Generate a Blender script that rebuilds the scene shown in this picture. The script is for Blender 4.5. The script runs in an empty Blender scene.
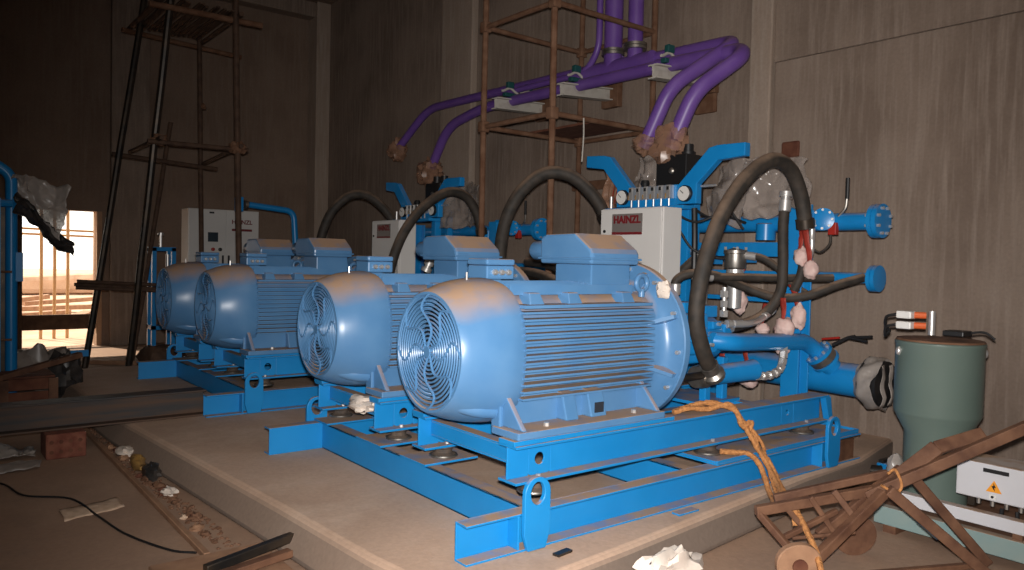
import bpy, math, random
from mathutils import Vector, Matrix, noise
random.seed(7)
scene = bpy.context.scene
COL = scene.collection
PI = math.pi

# ------------------------------------------------------------------ camera
cam_data = bpy.data.cameras.new('camera')
cam_data.sensor_width = 36.0
cam_data.lens = 775.0 / 1024.0 * 36.0
cam_data.clip_start = 0.05
cam_data.clip_end = 200
cam = bpy.data.objects.new('camera', cam_data)
COL.objects.link(cam)
yaw, pitch, roll = math.radians(51.7), math.radians(1.9), math.radians(1.35)
M_level = Matrix(((math.sin(yaw), -math.cos(yaw), 0), (0, 0, -1), (math.cos(yaw), math.sin(yaw), 0)))
R_pitch = Matrix(((1, 0, 0), (0, math.cos(pitch), -math.sin(pitch)), (0, math.sin(pitch), math.cos(pitch))))
R_roll = Matrix(((math.cos(roll), -math.sin(roll), 0), (math.sin(roll), math.cos(roll), 0), (0, 0, 1)))
R_cv = R_roll @ R_pitch @ M_level
right_v, up_v, back_v = Vector(R_cv[0]), -Vector(R_cv[1]), -Vector(R_cv[2])
rot = Matrix((right_v, up_v, back_v)).transposed().to_4x4()
cam.matrix_world = Matrix.Translation((0, 0, 1.5)) @ rot
scene.camera = cam

# ------------------------------------------------------------------ world, sun, lamps, exposure
world = bpy.data.worlds.new('world')
scene.world = world
world.use_nodes = True
bg = world.node_tree.nodes['Background']
bg.inputs['Color'].default_value = (1.0, 0.93, 0.82, 1)
bg.inputs['Strength'].default_value = 2.2

def lamp(name, kind, loc, energy, color=(1, 1, 1), direction=None, **kw):
    d = bpy.data.lights.new(name, kind)
    d.energy = energy
    d.color = color
    for k, v in kw.items():
        setattr(d, k, v)
    o = bpy.data.objects.new(name, d)
    COL.objects.link(o)
    o.location = loc
    if direction is not None:
        o.rotation_euler = Vector(direction).to_track_quat('-Z', 'Y').to_euler()
    return o

lamp('sun', 'SUN', (0, 30, 20), 6.0, (1.0, 0.88, 0.72), direction=(0.25, -0.62, -0.75), angle=0.01)
flash_dir = Vector((0.69, 0.72, -0.10))
lamp('camera_flash', 'SPOT', (0.03, 0.02, 1.60), 1500, (1.0, 0.955, 0.915), direction=flash_dir,
     spot_size=math.radians(93), spot_blend=1.0, shadow_soft_size=0.035)
lamp('ambient_fill', 'AREA', (2.5, 2.0, 6.2), 42, (1.0, 0.84, 0.70), direction=(0.1, 0.25, -1), size=4.0)  # added ambient fill under the ceiling, no lamp hangs there

scene.view_settings.view_transform = 'Standard'
scene.view_settings.look = 'None'
scene.view_settings.gamma = 1.0
scene.view_settings.use_curve_mapping = False
scene.view_settings.exposure = 0.0

# ------------------------------------------------------------------ materials
MATS = {}
def nodes_of(name):
    m = bpy.data.materials.new(name)
    m.use_nodes = True
    nt = m.node_tree
    b = nt.nodes['Principled BSDF']
    return m, nt, b

def N(nt, t, **kw):
    n = nt.nodes.new(t)
    for k, v in kw.items():
        setattr(n, k, v)
    return n

def mix_color(nt, fac, a, b):
    n = N(nt, 'ShaderNodeMix', data_type='RGBA')
    for sock, v in ((0, fac), (6, a), (7, b)):
        if hasattr(v, 'links') or hasattr(v, 'is_linked'):
            nt.links.new(v, n.inputs[sock])
        else:
            n.inputs[sock].default_value = v if sock == 0 else (*v, 1)
    return n.outputs[2]

def noise_fac(nt, scale, lo=0.35, hi=0.65, stretch=(1, 1, 1), detail=5, coord='Object'):
    tc = N(nt, 'ShaderNodeTexCoord')
    mp = N(nt, 'ShaderNodeMapping')
    mp.inputs['Scale'].default_value = stretch
    nt.links.new(tc.outputs[coord], mp.inputs[0])
    nz = N(nt, 'ShaderNodeTexNoise')
    nz.inputs['Scale'].default_value = scale
    nz.inputs['Detail'].default_value = detail
    nt.links.new(mp.outputs[0], nz.inputs['Vector'])
    mr = N(nt, 'ShaderNodeMapRange')
    mr.inputs[1].default_value = lo
    mr.inputs[2].default_value = hi
    nt.links.new(nz.outputs[0], mr.inputs[0])
    return mr.outputs[0], nz.outputs[0]

def add_bump(nt, b, height, strength=0.3, dist=0.02):
    bp = N(nt, 'ShaderNodeBump')
    bp.inputs['Strength'].default_value = strength
    bp.inputs['Distance'].default_value = dist
    nt.links.new(height, bp.inputs['Height'])
    nt.links.new(bp.outputs[0], b.inputs['Normal'])

DUST = (0.41, 0.268, 0.180)
def surface(name, c1, c2=None, rough=0.5, metal=0.0, scale=6, stretch=(1, 1, 1), lo=0.35, hi=0.65, bump=0.0,
            bump_scale=None, dust=0.0, dust_edge=(0.45, 0.85), spots=None):
    """Two colours mixed by noise; dust settles on whatever faces up."""
    m, nt, b = nodes_of(name)
    b.inputs['Metallic'].default_value = metal
    col = None
    if c2 is not None:
        f, raw = noise_fac(nt, scale, lo, hi, stretch)
        col = mix_color(nt, f, c1, c2)
        if bump:
            if bump_scale:
                _, raw = noise_fac(nt, bump_scale, 0, 1, stretch)
            add_bump(nt, b, raw, bump)
    if spots:
        f2, _ = noise_fac(nt, spots[1], spots[2], spots[3])
        col = mix_color(nt, f2, col if col is not None else c1, spots[0])
    if dust > 0:
        g = N(nt, 'ShaderNodeNewGeometry')
        sx = N(nt, 'ShaderNodeSeparateXYZ')
        nt.links.new(g.outputs['Normal'], sx.inputs[0])
        mr = N(nt, 'ShaderNodeMapRange')
        mr.inputs[1].default_value, mr.inputs[2].default_value = dust_edge
        nt.links.new(sx.outputs[2], mr.inputs[0])
        f3, _ = noise_fac(nt, 6, 0.36, 0.60)
        ml = N(nt, 'ShaderNodeMath', operation='MULTIPLY')
        nt.links.new(mr.outputs[0], ml.inputs[0])
        ad = N(nt, 'ShaderNodeMath', operation='MULTIPLY_ADD', use_clamp=True)
        nt.links.new(f3, ad.inputs[0])
        ad.inputs[1].default_value = 0.55
        ad.inputs[2].default_value = dust - 0.42
        nt.links.new(ad.outputs[0], ml.inputs[1])
        fd = ml.outputs[0]
        col = mix_color(nt, fd, col if col is not None else c1, DUST)
        rr = N(nt, 'ShaderNodeMapRange')
        rr.inputs[3].default_value = rough
        rr.inputs[4].default_value = 0.9
        nt.links.new(fd, rr.inputs[0])
        nt.links.new(rr.outputs[0], b.inputs['Roughness'])
    else:
        b.inputs['Roughness'].default_value = rough
    if col is None:
        b.inputs['Base Color'].default_value = (*c1, 1)
    else:
        nt.links.new(col, b.inputs['Base Color'])
    MATS[name] = m
    return m

def concrete(name, c1, c2, c3, streak=True, rough=0.9, bare=None):
    m, nt, b = nodes_of(name)
    f1, r1 = noise_fac(nt, 1.1, 0.38, 0.62, (1, 1, 1), 8)
    f2, r2 = noise_fac(nt, 2.6, 0.45, 0.75, (9.0, 9.0, 0.6) if streak else (1, 1, 1), 6)
    f3, r3 = noise_fac(nt, 38, 0.2, 0.8)
    c = mix_color(nt, f1, c1, c2)
    c = mix_color(nt, f2, c, c3)
    if bare:        # up-facing faces keep the mixed colour, steeper faces take this one
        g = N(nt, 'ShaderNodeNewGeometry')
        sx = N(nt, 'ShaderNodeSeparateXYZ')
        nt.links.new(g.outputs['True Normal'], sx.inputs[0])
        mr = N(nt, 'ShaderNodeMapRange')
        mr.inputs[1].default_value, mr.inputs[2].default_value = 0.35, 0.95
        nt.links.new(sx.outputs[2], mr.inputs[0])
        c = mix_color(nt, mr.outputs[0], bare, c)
    d = N(nt, 'ShaderNodeMix', data_type='RGBA', blend_type='MULTIPLY')
    d.inputs[0].default_value = 0.18
    nt.links.new(c, d.inputs[6])
    nt.links.new(f3, d.inputs[7])
    nt.links.new(d.outputs[2], b.inputs['Base Color'])
    b.inputs['Roughness'].default_value = rough
    add_bump(nt, b, r3, 0.25, 0.01)
    MATS[name] = m

concrete('wall_concrete', (0.205, 0.150, 0.116), (0.285, 0.216, 0.170), (0.320, 0.250, 0.202))
concrete('wall_far_plaster', (0.200, 0.135, 0.098), (0.250, 0.175, 0.130), (0.250, 0.183, 0.140))
concrete('pier_concrete', (0.33, 0.25, 0.195), (0.38, 0.295, 0.235), (0.42, 0.345, 0.285))
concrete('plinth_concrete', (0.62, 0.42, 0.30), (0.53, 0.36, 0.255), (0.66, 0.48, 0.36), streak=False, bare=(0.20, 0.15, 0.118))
concrete('floor_concrete', (0.36, 0.225, 0.150), (0.43, 0.280, 0.190), (0.32, 0.205, 0.140), streak=False)
concrete('earth', (0.55, 0.36, 0.24), (0.65, 0.45, 0.32), (0.45, 0.28, 0.18), streak=False)
concrete('adobe', (0.45, 0.27, 0.16), (0.50, 0.32, 0.2), (0.4, 0.23, 0.14), streak=False)

surface('skid_blue', (0.007, 0.225, 0.56), (0.010, 0.245, 0.60), rough=0.42, scale=4, dust=0.95, dust_edge=(0.6, 0.9))
surface('motor_blue', (0.080, 0.212, 0.415), (0.100, 0.238, 0.440), rough=0.33, scale=5, dust=1.0, dust_edge=(0.42, 0.80))
surface('motor_blue_clean', (0.080, 0.212, 0.415), (0.092, 0.228, 0.430), rough=0.35, scale=5, dust=0.35, dust_edge=(0.6, 0.95))
surface('pipe_blue', (0.007, 0.215, 0.55), (0.010, 0.235, 0.58), rough=0.33, scale=5, dust=0.55, dust_edge=(0.6, 0.98))
surface('fan_dark', (0.015, 0.02, 0.03), rough=0.8)
surface('cabinet_white', (0.62, 0.60, 0.58), (0.66, 0.645, 0.62), rough=0.45, scale=2)
surface('plate_grey', (0.17, 0.15, 0.14), rough=0.4)
surface('letter_red', (0.16, 0.012, 0.016), rough=0.5)
surface('black_plastic', (0.012, 0.012, 0.013), rough=0.45)
surface('rubber', (0.020, 0.017, 0.014), (0.045, 0.034, 0.026), rough=0.7, scale=14, dust=0.72, dust_edge=(0.25, 1.0))
surface('chrome', (0.72, 0.70, 0.68), rough=0.36, metal=0.72)
surface('steel', (0.40, 0.38, 0.35), (0.30, 0.27, 0.24), rough=0.4, metal=0.9, scale=20)
surface('mount_rubber', (0.05, 0.04, 0.035), (0.12, 0.085, 0.06), rough=0.85, scale=18)
surface('purple', (0.135, 0.060, 0.290), (0.160, 0.078, 0.320), rough=0.42, scale=5, dust=0.35, dust_edge=(0.55, 1.0))
surface('bracket_white', (0.50, 0.47, 0.42), (0.33, 0.29, 0.25), rough=0.6, scale=7, lo=0.5, hi=0.75)
surface('clamp_green', (0.012, 0.075, 0.075), rough=0.5)
surface('rust', (0.120, 0.052, 0.025), (0.19, 0.10, 0.058), rough=0.85, scale=9, bump=0.2)
surface('rust_dark', (0.055, 0.028, 0.017), (0.10, 0.055, 0.033), rough=0.8, scale=9)
surface('dark_steel', (0.035, 0.032, 0.030), (0.075, 0.055, 0.04), rough=0.38, metal=0.6, scale=8)
surface('beam_steel', (0.035, 0.033, 0.034), (0.085, 0.046, 0.027), rough=0.6, scale=3, stretch=(0.4, 1, 6), lo=0.4, hi=0.6)
surface('wood', (0.085, 0.034, 0.017), (0.17, 0.080, 0.042), rough=0.75, scale=7, stretch=(1, 1, 1), bump=0.2, bump_scale=30)
surface('wood_pale', (0.36, 0.20, 0.115), (0.26, 0.14, 0.08), rough=0.8, scale=9, bump=0.2)
surface('crate_red', (0.10, 0.03, 0.016), (0.16, 0.06, 0.032), rough=0.85, scale=8)
surface('brick', (0.15, 0.042, 0.026), (0.23, 0.085, 0.052), rough=0.9, scale=14, bump=0.4)
surface('rope', (0.55, 0.245, 0.080), (0.38, 0.16, 0.055), rough=0.9, scale=60, bump=0.6)
surface('tank_green', (0.115, 0.158, 0.137), (0.130, 0.175, 0.152), rough=0.36, scale=2)
surface('frame_green', (0.20, 0.30, 0.30), (0.25, 0.32, 0.30), rough=0.6, scale=5, dust=0.9)
surface('box_white', (0.60, 0.60, 0.63), (0.55, 0.55, 0.57), rough=0.5, scale=3, dust=0.9, dust_edge=(0.5, 0.9))
surface('warning_yellow', (0.85, 0.33, 0.02), rough=0.5)
surface('orange', (0.65, 0.12, 0.03), rough=0.5)
surface('red', (0.36, 0.02, 0.012), rough=0.5)
surface('red_band', (0.33, 0.035, 0.02), (0.25, 0.02, 0.012), rough=0.6, scale=12)
surface('pink_bag', (0.62, 0.42, 0.38), (0.72, 0.55, 0.50), rough=0.7, scale=16, bump=0.4)
surface('paper_white', (0.66, 0.56, 0.48), (0.74, 0.66, 0.58), rough=0.8, scale=10, bump=0.3)
surface('sack', (0.62, 0.45, 0.32), (0.50, 0.34, 0.23), rough=0.85, scale=20, bump=0.5)
surface('bamboo', (0.62, 0.42, 0.22), (0.50, 0.32, 0.16), rough=0.6, scale=5)
surface('gauge_white', (0.72, 0.71, 0.68), rough=0.4)
surface('grey_plastic', (0.30, 0.26, 0.23), (0.20, 0.17, 0.15), rough=0.35, scale=7)
surface('black_wrap', (0.02, 0.02, 0.02), (0.07, 0.06, 0.055), rough=0.3, scale=8)
surface('trash_yellow', (0.34, 0.19, 0.045), (0.2, 0.11, 0.04), rough=0.8, scale=12)
surface('screen', (0.03, 0.045, 0.06), rough=0.25)

def film(name, color, alpha, rough=0.25):
    m, nt, b = nodes_of(name)
    out = nt.nodes['Material Output']
    b.inputs['Base Color'].default_value = (*color, 1)
    b.inputs['Roughness'].default_value = rough
    tr = N(nt, 'ShaderNodeBsdfTransparent')
    f, raw = noise_fac(nt, 7, 0.3, 0.7)
    mr = N(nt, 'ShaderNodeMapRange')
    mr.inputs[3].default_value = max(0.0, alpha - 0.18)
    mr.inputs[4].default_value = min(1.0, alpha + 0.18)
    nt.links.new(f, mr.inputs[0])
    mx = N(nt, 'ShaderNodeMixShader')
    nt.links.new(mr.outputs[0], mx.inputs[0])
    nt.links.new(tr.outputs[0], mx.inputs[1])
    nt.links.new(b.outputs[0], mx.inputs[2])
    nt.links.new(mx.outputs[0], out.inputs['Surface'])
    MATS[name] = m
film('clear_film', (0.34, 0.29, 0.26), 0.50, 0.14)
film('dusty_film', (0.36, 0.20, 0.13), 0.62, 0.30)
film('pale_film', (0.36, 0.32, 0.29), 0.85, 0.28)

# ------------------------------------------------------------------ mesh collector
V = Vector
def frame_from(axis, up=(0, 0, 1)):
    a = V(axis).normalized()
    u = V(up)
    if abs(a.dot(u)) > 0.97:
        u = V((1, 0, 0)) if abs(a.x) < 0.9 else V((0, 1, 0))
    s = a.cross(u).normalized()
    return a, s, s.cross(a).normalized()

def smooth_path(pts, per=8):
    pts = [V(p) for p in pts]
    if len(pts) < 3:
        return pts
    ext = [pts[0] * 2 - pts[1]] + pts + [pts[-1] * 2 - pts[-2]]
    out = []
    for i in range(1, len(ext) - 2):
        p0, p1, p2, p3 = ext[i - 1:i + 3]
        for k in range(per):
            t = k / per
            out.append(0.5 * ((2 * p1) + (p2 - p0) * t + (2 * p0 - 5 * p1 + 4 * p2 - p3) * t * t + (3 * p1 - p0 - 3 * p2 + p3) * t ** 3))
    out.append(pts[-1])
    return out

def bend_path(pts, radius, per=6):
    """Straight runs joined by rounded elbows."""
    pts = [V(p) for p in pts]
    out = [pts[0]]
    for i in range(1, len(pts) - 1):
        a, b, c = pts[i - 1], pts[i], pts[i + 1]
        r = min(radius, (a - b).length * 0.48, (c - b).length * 0.48)
        p, q = b + (a - b).normalized() * r, b + (c - b).normalized() * r
        for k in range(per + 1):
            t = k / per
            out.append(p * (1 - t) ** 2 + b * 2 * t * (1 - t) + q * t * t)
    out.append(pts[-1])
    return out

class MB:
    def __init__(s):
        s.v, s.f = [], []
    def add(s, verts, faces):
        o = len(s.v)
        s.v.extend(V(v) for v in verts)
        s.f.extend(tuple(i + o for i in f) for f in faces)
        return s
    def box(s, x0, x1, y0, y1, z0, z1):
        vs = [(x, y, z) for z in (z0, z1) for y in (y0, y1) for x in (x0, x1)]
        return s.add(vs, [(0, 2, 3, 1), (4, 5, 7, 6), (0, 1, 5, 4), (2, 6, 7, 3), (0, 4, 6, 2), (1, 3, 7, 5)])
    def bar(s, p, q, w, h, up=(0, 0, 1)):
        p, q = V(p), V(q)
        a, sd, u = frame_from(q - p, up)
        vs = []
        for e in (p, q):
            for i, j in ((-1, -1), (1, -1), (1, 1), (-1, 1)):
                vs.append(e + sd * (i * w / 2) + u * (j * h / 2))
        return s.add(vs, [(0, 1, 2, 3), (7, 6, 5, 4), (0, 4, 5, 1), (1, 5, 6, 2), (2, 6, 7, 3), (3, 7, 4, 0)])
    def tube(s, pts, r, seg=12, closed=False, caps=True, wobble=0.0):
        pts = [V(p) for p in pts]
        n = len(pts)
        rs = r if isinstance(r, (list, tuple)) else [r] * n
        tang = []
        for i in range(n):
            a = pts[(i - 1) % n] if (closed or i > 0) else pts[i]
            b = pts[(i + 1) % n] if (closed or i < n - 1) else pts[i]
            t = (b - a)
            tang.append(t.normalized() if t.length > 1e-9 else V((0, 0, 1)))
        _, sd, _ = frame_from(tang[0])
        vs = []
        for i in range(n):
            t = tang[i]
            sd = (sd - t * sd.dot(t))
            sd = sd.normalized() if sd.length > 1e-6 else frame_from(t)[1]
            u = sd.cross(t)
            for k in range(seg):
                a = 2 * PI * k / seg
                rr = rs[i] * (1 + (random.uniform(-wobble, wobble) if wobble else 0))
                vs.append(pts[i] + (sd * math.cos(a) + u * math.sin(a)) * rr)
        fs = []
        for i in range(n if closed else n - 1):
            j = (i + 1) % n
            for k in range(seg):
                l = (k + 1) % seg
                fs.append((i * seg + k, j * seg + k, j * seg + l, i * seg + l))
        if caps and not closed:
            fs.append(tuple(range(seg)))
            fs.append(tuple((n - 1) * seg + k for k in reversed(range(seg))))
        return s.add(vs, fs)
    def cyl(s, p, q, r, seg=20, r2=None):
        return s.tube([p, q], [r, r if r2 is None else r2], seg)
    def lathe(s, prof, origin, axis, seg=40, shape=None, caps=True):
        """prof: list of (distance along axis, radius)."""
        o = V(origin)
        a, sd, u = frame_from(axis)
        vs = []
        for d, r in prof:
            for k in range(seg):
                t = 2 * PI * k / seg
                rr = r * (shape(t, d) if shape else 1)
                vs.append(o + a * d + (sd * math.cos(t) + u * math.sin(t)) * rr)
        fs = []
        for i in range(len(prof) - 1):
            for k in range(seg):
                l = (k + 1) % seg
                fs.append((i * seg + k, i * seg + l, (i + 1) * seg + l, (i + 1) * seg + k))
        if caps:
            if prof[0][1] > 1e-6:
                fs.append(tuple(reversed(range(seg))))
            if prof[-1][1] > 1e-6:
                fs.append(tuple((len(prof) - 1) * seg + k for k in range(seg)))
        return s.add(vs, fs)
    def prism(s, poly, n_vec):
        """poly: closed 3D outline, pushed along n_vec."""
        n = len(poly)
        nv = V(n_vec)
        vs = [V(p) for p in poly] + [V(p) + nv for p in poly]
        fs = [tuple(range(n)), tuple(reversed(range(n, 2 * n)))]
        for i in range(n):
            j = (i + 1) % n
            fs.append((i, i + n, j + n, j))
        return s.add(vs, fs)
    def ring_plate(s, outer, inner, n_vec):
        """outline with a hole: outer and inner loops of equal length."""
        n = len(outer)
        nv = V(n_vec)
        vs = [V(p) for p in outer] + [V(p) for p in inner] + [V(p) + nv for p in outer] + [V(p) + nv for p in inner]
        fs = []
        for i in range(n):
            j = (i + 1) % n
            fs += [(i, j, n + j, n + i), (2 * n + i, 3 * n + i, 3 * n + j, 2 * n + j),
                   (i, 2 * n + i, 2 * n + j, j), (n + i, n + j, 3 * n + j, 3 * n + i)]
        return s.add(vs, fs)
    def blob(s, c, r, seg=14, rings=9, amp=0.15, freq=2.0, seed=0.0):
        c = V(c)
        r = V(r) if isinstance(r, (tuple, list, Vector)) else V((r, r, r))
        vs = [c + V((0, 0, r.z))]
        for i in range(1, rings):
            t = PI * i / rings
            for k in range(seg):
                p = 2 * PI * k / seg
                d = V((math.sin(t) * math.cos(p), math.sin(t) * math.sin(p), math.cos(t)))
                q = 1 + amp * noise.noise(d * freq + V((seed, seed * 2.1, -seed)))
                vs.append(c + V((d.x * r.x, d.y * r.y, d.z * r.z)) * q)
        vs.append(c - V((0, 0, r.z)))
        fs = [(0, 1 + k, 1 + (k + 1) % seg) for k in range(seg)]
        for i in range(rings - 2):
            for k in range(seg):
                l = (k + 1) % seg
                fs.append((1 + i * seg + k, 1 + (i + 1) * seg + k, 1 + (i + 1) * seg + l, 1 + i * seg + l))
        last = len(vs) - 1
        b = 1 + (rings - 2) * seg
        fs += [(last, b + (k + 1) % seg, b + k) for k in range(seg)]
        return s.add(vs, fs)
    def sheet(s, func, nu, nv, amp=0.03, freq=6.0, seed=0.0, thick=0.0):
        """crumpled sheet from func(u, v)."""
        vs = []
        for i in range(nu + 1):
            for j in range(nv + 1):
                p = V(func(i / nu, j / nv))
                q = p * freq + V((seed, seed, seed))
                p = p + V((noise.noise(q), noise.noise(q + V((9, 3, 1))), noise.noise(q + V((2, 7, 5))))) * amp
                q2 = q * 2.7
                p = p + V((noise.noise(q2), noise.noise(q2 + V((9, 3, 1))), noise.noise(q2 + V((2, 7, 5))))) * amp * 0.5
                vs.append(p)
        fs = [(i * (nv + 1) + j, (i + 1) * (nv + 1) + j, (i + 1) * (nv + 1) + j + 1, i * (nv + 1) + j + 1) for i in range(nu) for j in range(nv)]
        return s.add(vs, fs)
    def build(s, name, mat, parent=None, smooth=35, bevel=0.0, bevel_seg=2, solid=0.0):
        me = bpy.data.meshes.new(name)
        off = V((0, 0, 0))
        if parent is not None:
            top = parent
            while top.parent:
                top = top.parent
            off = V(top.location)
            if parent is not top:
                off = V(top.location)
        else:
            xs = [v.x for v in s.v]; ys = [v.y for v in s.v]; zs = [v.z for v in s.v]
            off = V(((min(xs) + max(xs)) / 2, (min(ys) + max(ys)) / 2, min(zs)))
        me.from_pydata([tuple(v - off) for v in s.v], [], s.f)
        me.update()
        import bmesh
        bm = bmesh.new()
        bm.from_mesh(me)
        bmesh.ops.recalc_face_normals(bm, faces=bm.faces[:])
        bm.to_mesh(me)
        bm.free()
        if smooth:
            for p in me.polygons:
                p.use_smooth = True
            me.set_sharp_from_angle(angle=math.radians(smooth))
        me.materials.append(MATS[mat])
        o = bpy.data.objects.new(name, me)
        COL.objects.link(o)
        if parent is None:
            o.location = off
        else:
            o.parent = parent
        if solid:
            md = o.modifiers.new('thickness', 'SOLIDIFY')
            md.thickness = solid
        if bevel:
            md = o.modifiers.new('edges', 'BEVEL')
            md.width = bevel
            md.segments = bevel_seg
            md.limit_method = 'ANGLE'
            md.angle_limit = math.radians(40)
        return o

def tag(o, label, cat, group=None, kind=None):
    o['label'] = label
    o['category'] = cat
    if group:
        o['group'] = group
    if kind:
        o['kind'] = kind
    return o

def thing(name, label, cat, loc, group=None):
    o = bpy.data.objects.new(name, None)
    o.empty_display_size = 0.1
    COL.objects.link(o)
    o.location = loc
    return tag(o, label, cat, group)

def structure(o):
    o['kind'] = 'structure'
    return o

def dup(root, delta, label=None, group=None):
    def rec(o, parent):
        c = o.copy()
        COL.objects.link(c)
        if parent is not None:
            c.parent = parent
        for ch in [x for x in KIDS.get(o.name, [])]:
            rec(ch, c)
        return c
    KIDS = {}
    for x in COL.objects:
        if x.parent:
            KIDS.setdefault(x.parent.name, []).append(x)
    r = rec(root, None)
    r.location = root.location + V(delta)
    if label:
        r['label'] = label
    if group:
        r['group'] = group
    return r

def text_mesh(name, body, size, mat, parent, origin, x_dir, y_dir, extrude=0.002, bold=0.0):
    cu = bpy.data.curves.new(name, 'FONT')
    cu.body = body
    cu.size = size
    cu.align_x = 'CENTER'
    cu.align_y = 'CENTER'
    cu.extrude = extrude
    cu.offset = bold
    tmp = bpy.data.objects.new(name + '_curve', cu)
    COL.objects.link(tmp)
    bpy.context.view_layer.update()
    me = bpy.data.meshes.new_from_object(tmp)
    bpy.data.objects.remove(tmp)
    X, Y = V(x_dir).normalized(), V(y_dir).normalized()
    Z = X.cross(Y)
    m = Matrix((X, Y, Z)).transposed().to_4x4()
    m.translation = V(origin)
    top = parent
    while top.parent:
        top = top.parent
    m.translation -= V(top.location)
    me.transform(m)
    me.name = name
    me.materials.clear()
    me.materials.append(MATS[mat])
    o = bpy.data.objects.new(name, me)
    COL.objects.link(o)
    o.parent = parent
    return o

def circle(c, r, ax_u, ax_v, n=24, start=0.0):
    c, u, v = V(c), V(ax_u), V(ax_v)
    return [c + u * (r * math.cos(start + 2 * PI * k / n)) + v * (r * math.sin(start + 2 * PI * k / n)) for k in range(n)]

# ------------------------------------------------------------------ the hall
FZ = -0.20          # floor level; the machine plinth is at 0
XW, YB = 6.90, 15.30
HC = 6.6
structure(MB().box(-3.2, XW + 0.3, -4.2, YB + 0.02, FZ - 0.25, FZ).build('floor', 'floor_concrete', smooth=0))
structure(MB().box(-3.2, XW + 0.3, -4.2, YB + 0.35, HC, HC + 0.2).build('ceiling', 'wall_far_plaster', smooth=0))
w = MB().box(XW, XW + 0.3, -4.2, YB + 0.3, FZ, HC)
structure(w.build('wall_right', 'wall_concrete', smooth=0))
structure(MB().box(-3.2, -3.0, -4.2, YB + 0.3, FZ, HC).build('wall_left', 'wall_far_plaster', smooth=0))
structure(MB().box(-3.0, XW, -4.2, -4.0, FZ, HC).build('wall_front', 'wall_far_plaster', smooth=0))
DX0, DX1, DZ = 1.55, 2.74, 2.17
w = MB().box(-3.2, DX0, YB, YB + 0.3, FZ, HC)
w.box(DX1, XW + 0.3, YB, YB + 0.3, FZ, HC)
w.box(DX0, DX1, YB, YB + 0.3, DZ, HC)
structure(w.build('wall_back', 'wall_far_plaster', smooth=0))
# jambs of the door opening
structure(MB().box(DX1 - 0.02, DX1 + 0.06, YB - 0.03, YB + 0.32, FZ, DZ).build('door_1_jamb', 'adobe', smooth=0))
structure(MB().box(DX0 - 0.04, DX0 + 0.05, YB - 0.04, YB + 0.20, FZ, DZ).build('door_1_post', 'rust_dark', smooth=0))
# piers and beams cast into the walls
structure(MB().box(2.92, 3.55, YB - 0.14, YB, FZ, HC).build('trim_1', 'wall_concrete', smooth=0, bevel=0.015))
structure(MB().box(XW - 0.30, XW, YB - 0.42, YB, FZ, HC).build('trim_2', 'pier_concrete', smooth=0, bevel=0.02))
structure(MB().box(XW - 0.12, XW, 9.70, 10.55, FZ, HC).build('trim_3', 'pier_concrete', smooth=0, bevel=0.02))
structure(MB().box(XW - 0.05, XW, -4.0, 4.52, FZ, 3.52).build('trim_4', 'wall_concrete', smooth=0, bevel=0.01))
structure(MB().box(XW - 0.035, XW, -4.0, 4.55, 3.53, HC).build('trim_5', 'wall_concrete', smooth=0, bevel=0.01))
structure(MB().box(XW - 0.09, XW, 4.55, 4.80, FZ, HC).build('trim_6', 'pier_concrete', smooth=0, bevel=0.015))
structure(MB().box(-3.0, XW, YB - 0.32, YB, 6.30, HC).build('ceiling_beam', 'wall_concrete', smooth=0, bevel=0.02))
# machine plinth
pl = [(1.34, 10.95, FZ), (1.42, 7.5, FZ), (1.66, 4.4, FZ), (1.72, 3.4, FZ), (1.80, 2.72, FZ), (2.1, 2.62, FZ), (3.0, 2.70, FZ),
      (5.1, 2.93, FZ), (5.9, 3.0, FZ), (6.88, 3.22, FZ), (6.88, 10.95, FZ)]
top = []
for (x, y, z) in pl:
    top.append((x + (.11 if x < 1.9 else 0), y + (.07 if (y < 3.0 and x > 1.5) else 0), 0))
m = MB()
n = len(pl)
m.add(list(pl) + top, [tuple(range(n)), tuple(range(n, 2 * n))] + [(k, (k + 1) % n, n + (k + 1) % n, n + k) for k in range(n)])
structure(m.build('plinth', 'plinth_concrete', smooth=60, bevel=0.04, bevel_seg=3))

# ------------------------------------------------------------------ outside the doorway
structure(MB().box(-30, 34, YB + 0.3, 75, FZ - 0.3, FZ - 0.02).build('ground', 'earth', smooth=0))
o = MB()
o.prism([(-6, 33, FZ), (16, 33, FZ), (16, 33, 0.55), (9, 33, 0.8), (3, 33, 0.45), (-6, 33, 0.75)], (0, 2.5, 0))
structure(o.build('terrain_bank', 'earth', smooth=0, bevel=0.2))
for i, x in enumerate((2.30, 2.52, 2.08)):
    lab = ('sunlit bamboo pole standing outside the doorway, middle one of three',
           'sunlit bamboo pole outside the doorway, the one beside the pale wall edge',
           'sunlit bamboo pole outside the doorway, beside the hanging plastic sheet')[i]
    tag(MB().tube([(x, 17.0, FZ - 0.03), (x + 0.01, 17.0, 1.2), (x, 17.0, 4.0)], 0.03, 10).build('bamboo_pole', 'bamboo'), lab, 'pole', 'bamboo poles outside')
for i, z in enumerate((1.78, 1.88)):
    tag(MB().tube([(0.9, 17.07, z), (2.2, 17.07, z - 0.02), (4.3, 17.07, z - 0.05)], 0.022, 10).build('bamboo_rail', 'bamboo'),
        ('lower of two level bamboo rails tied outside the doorway', 'upper of two level bamboo rails tied outside the doorway')[i], 'pole', 'bamboo rails outside')
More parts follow.
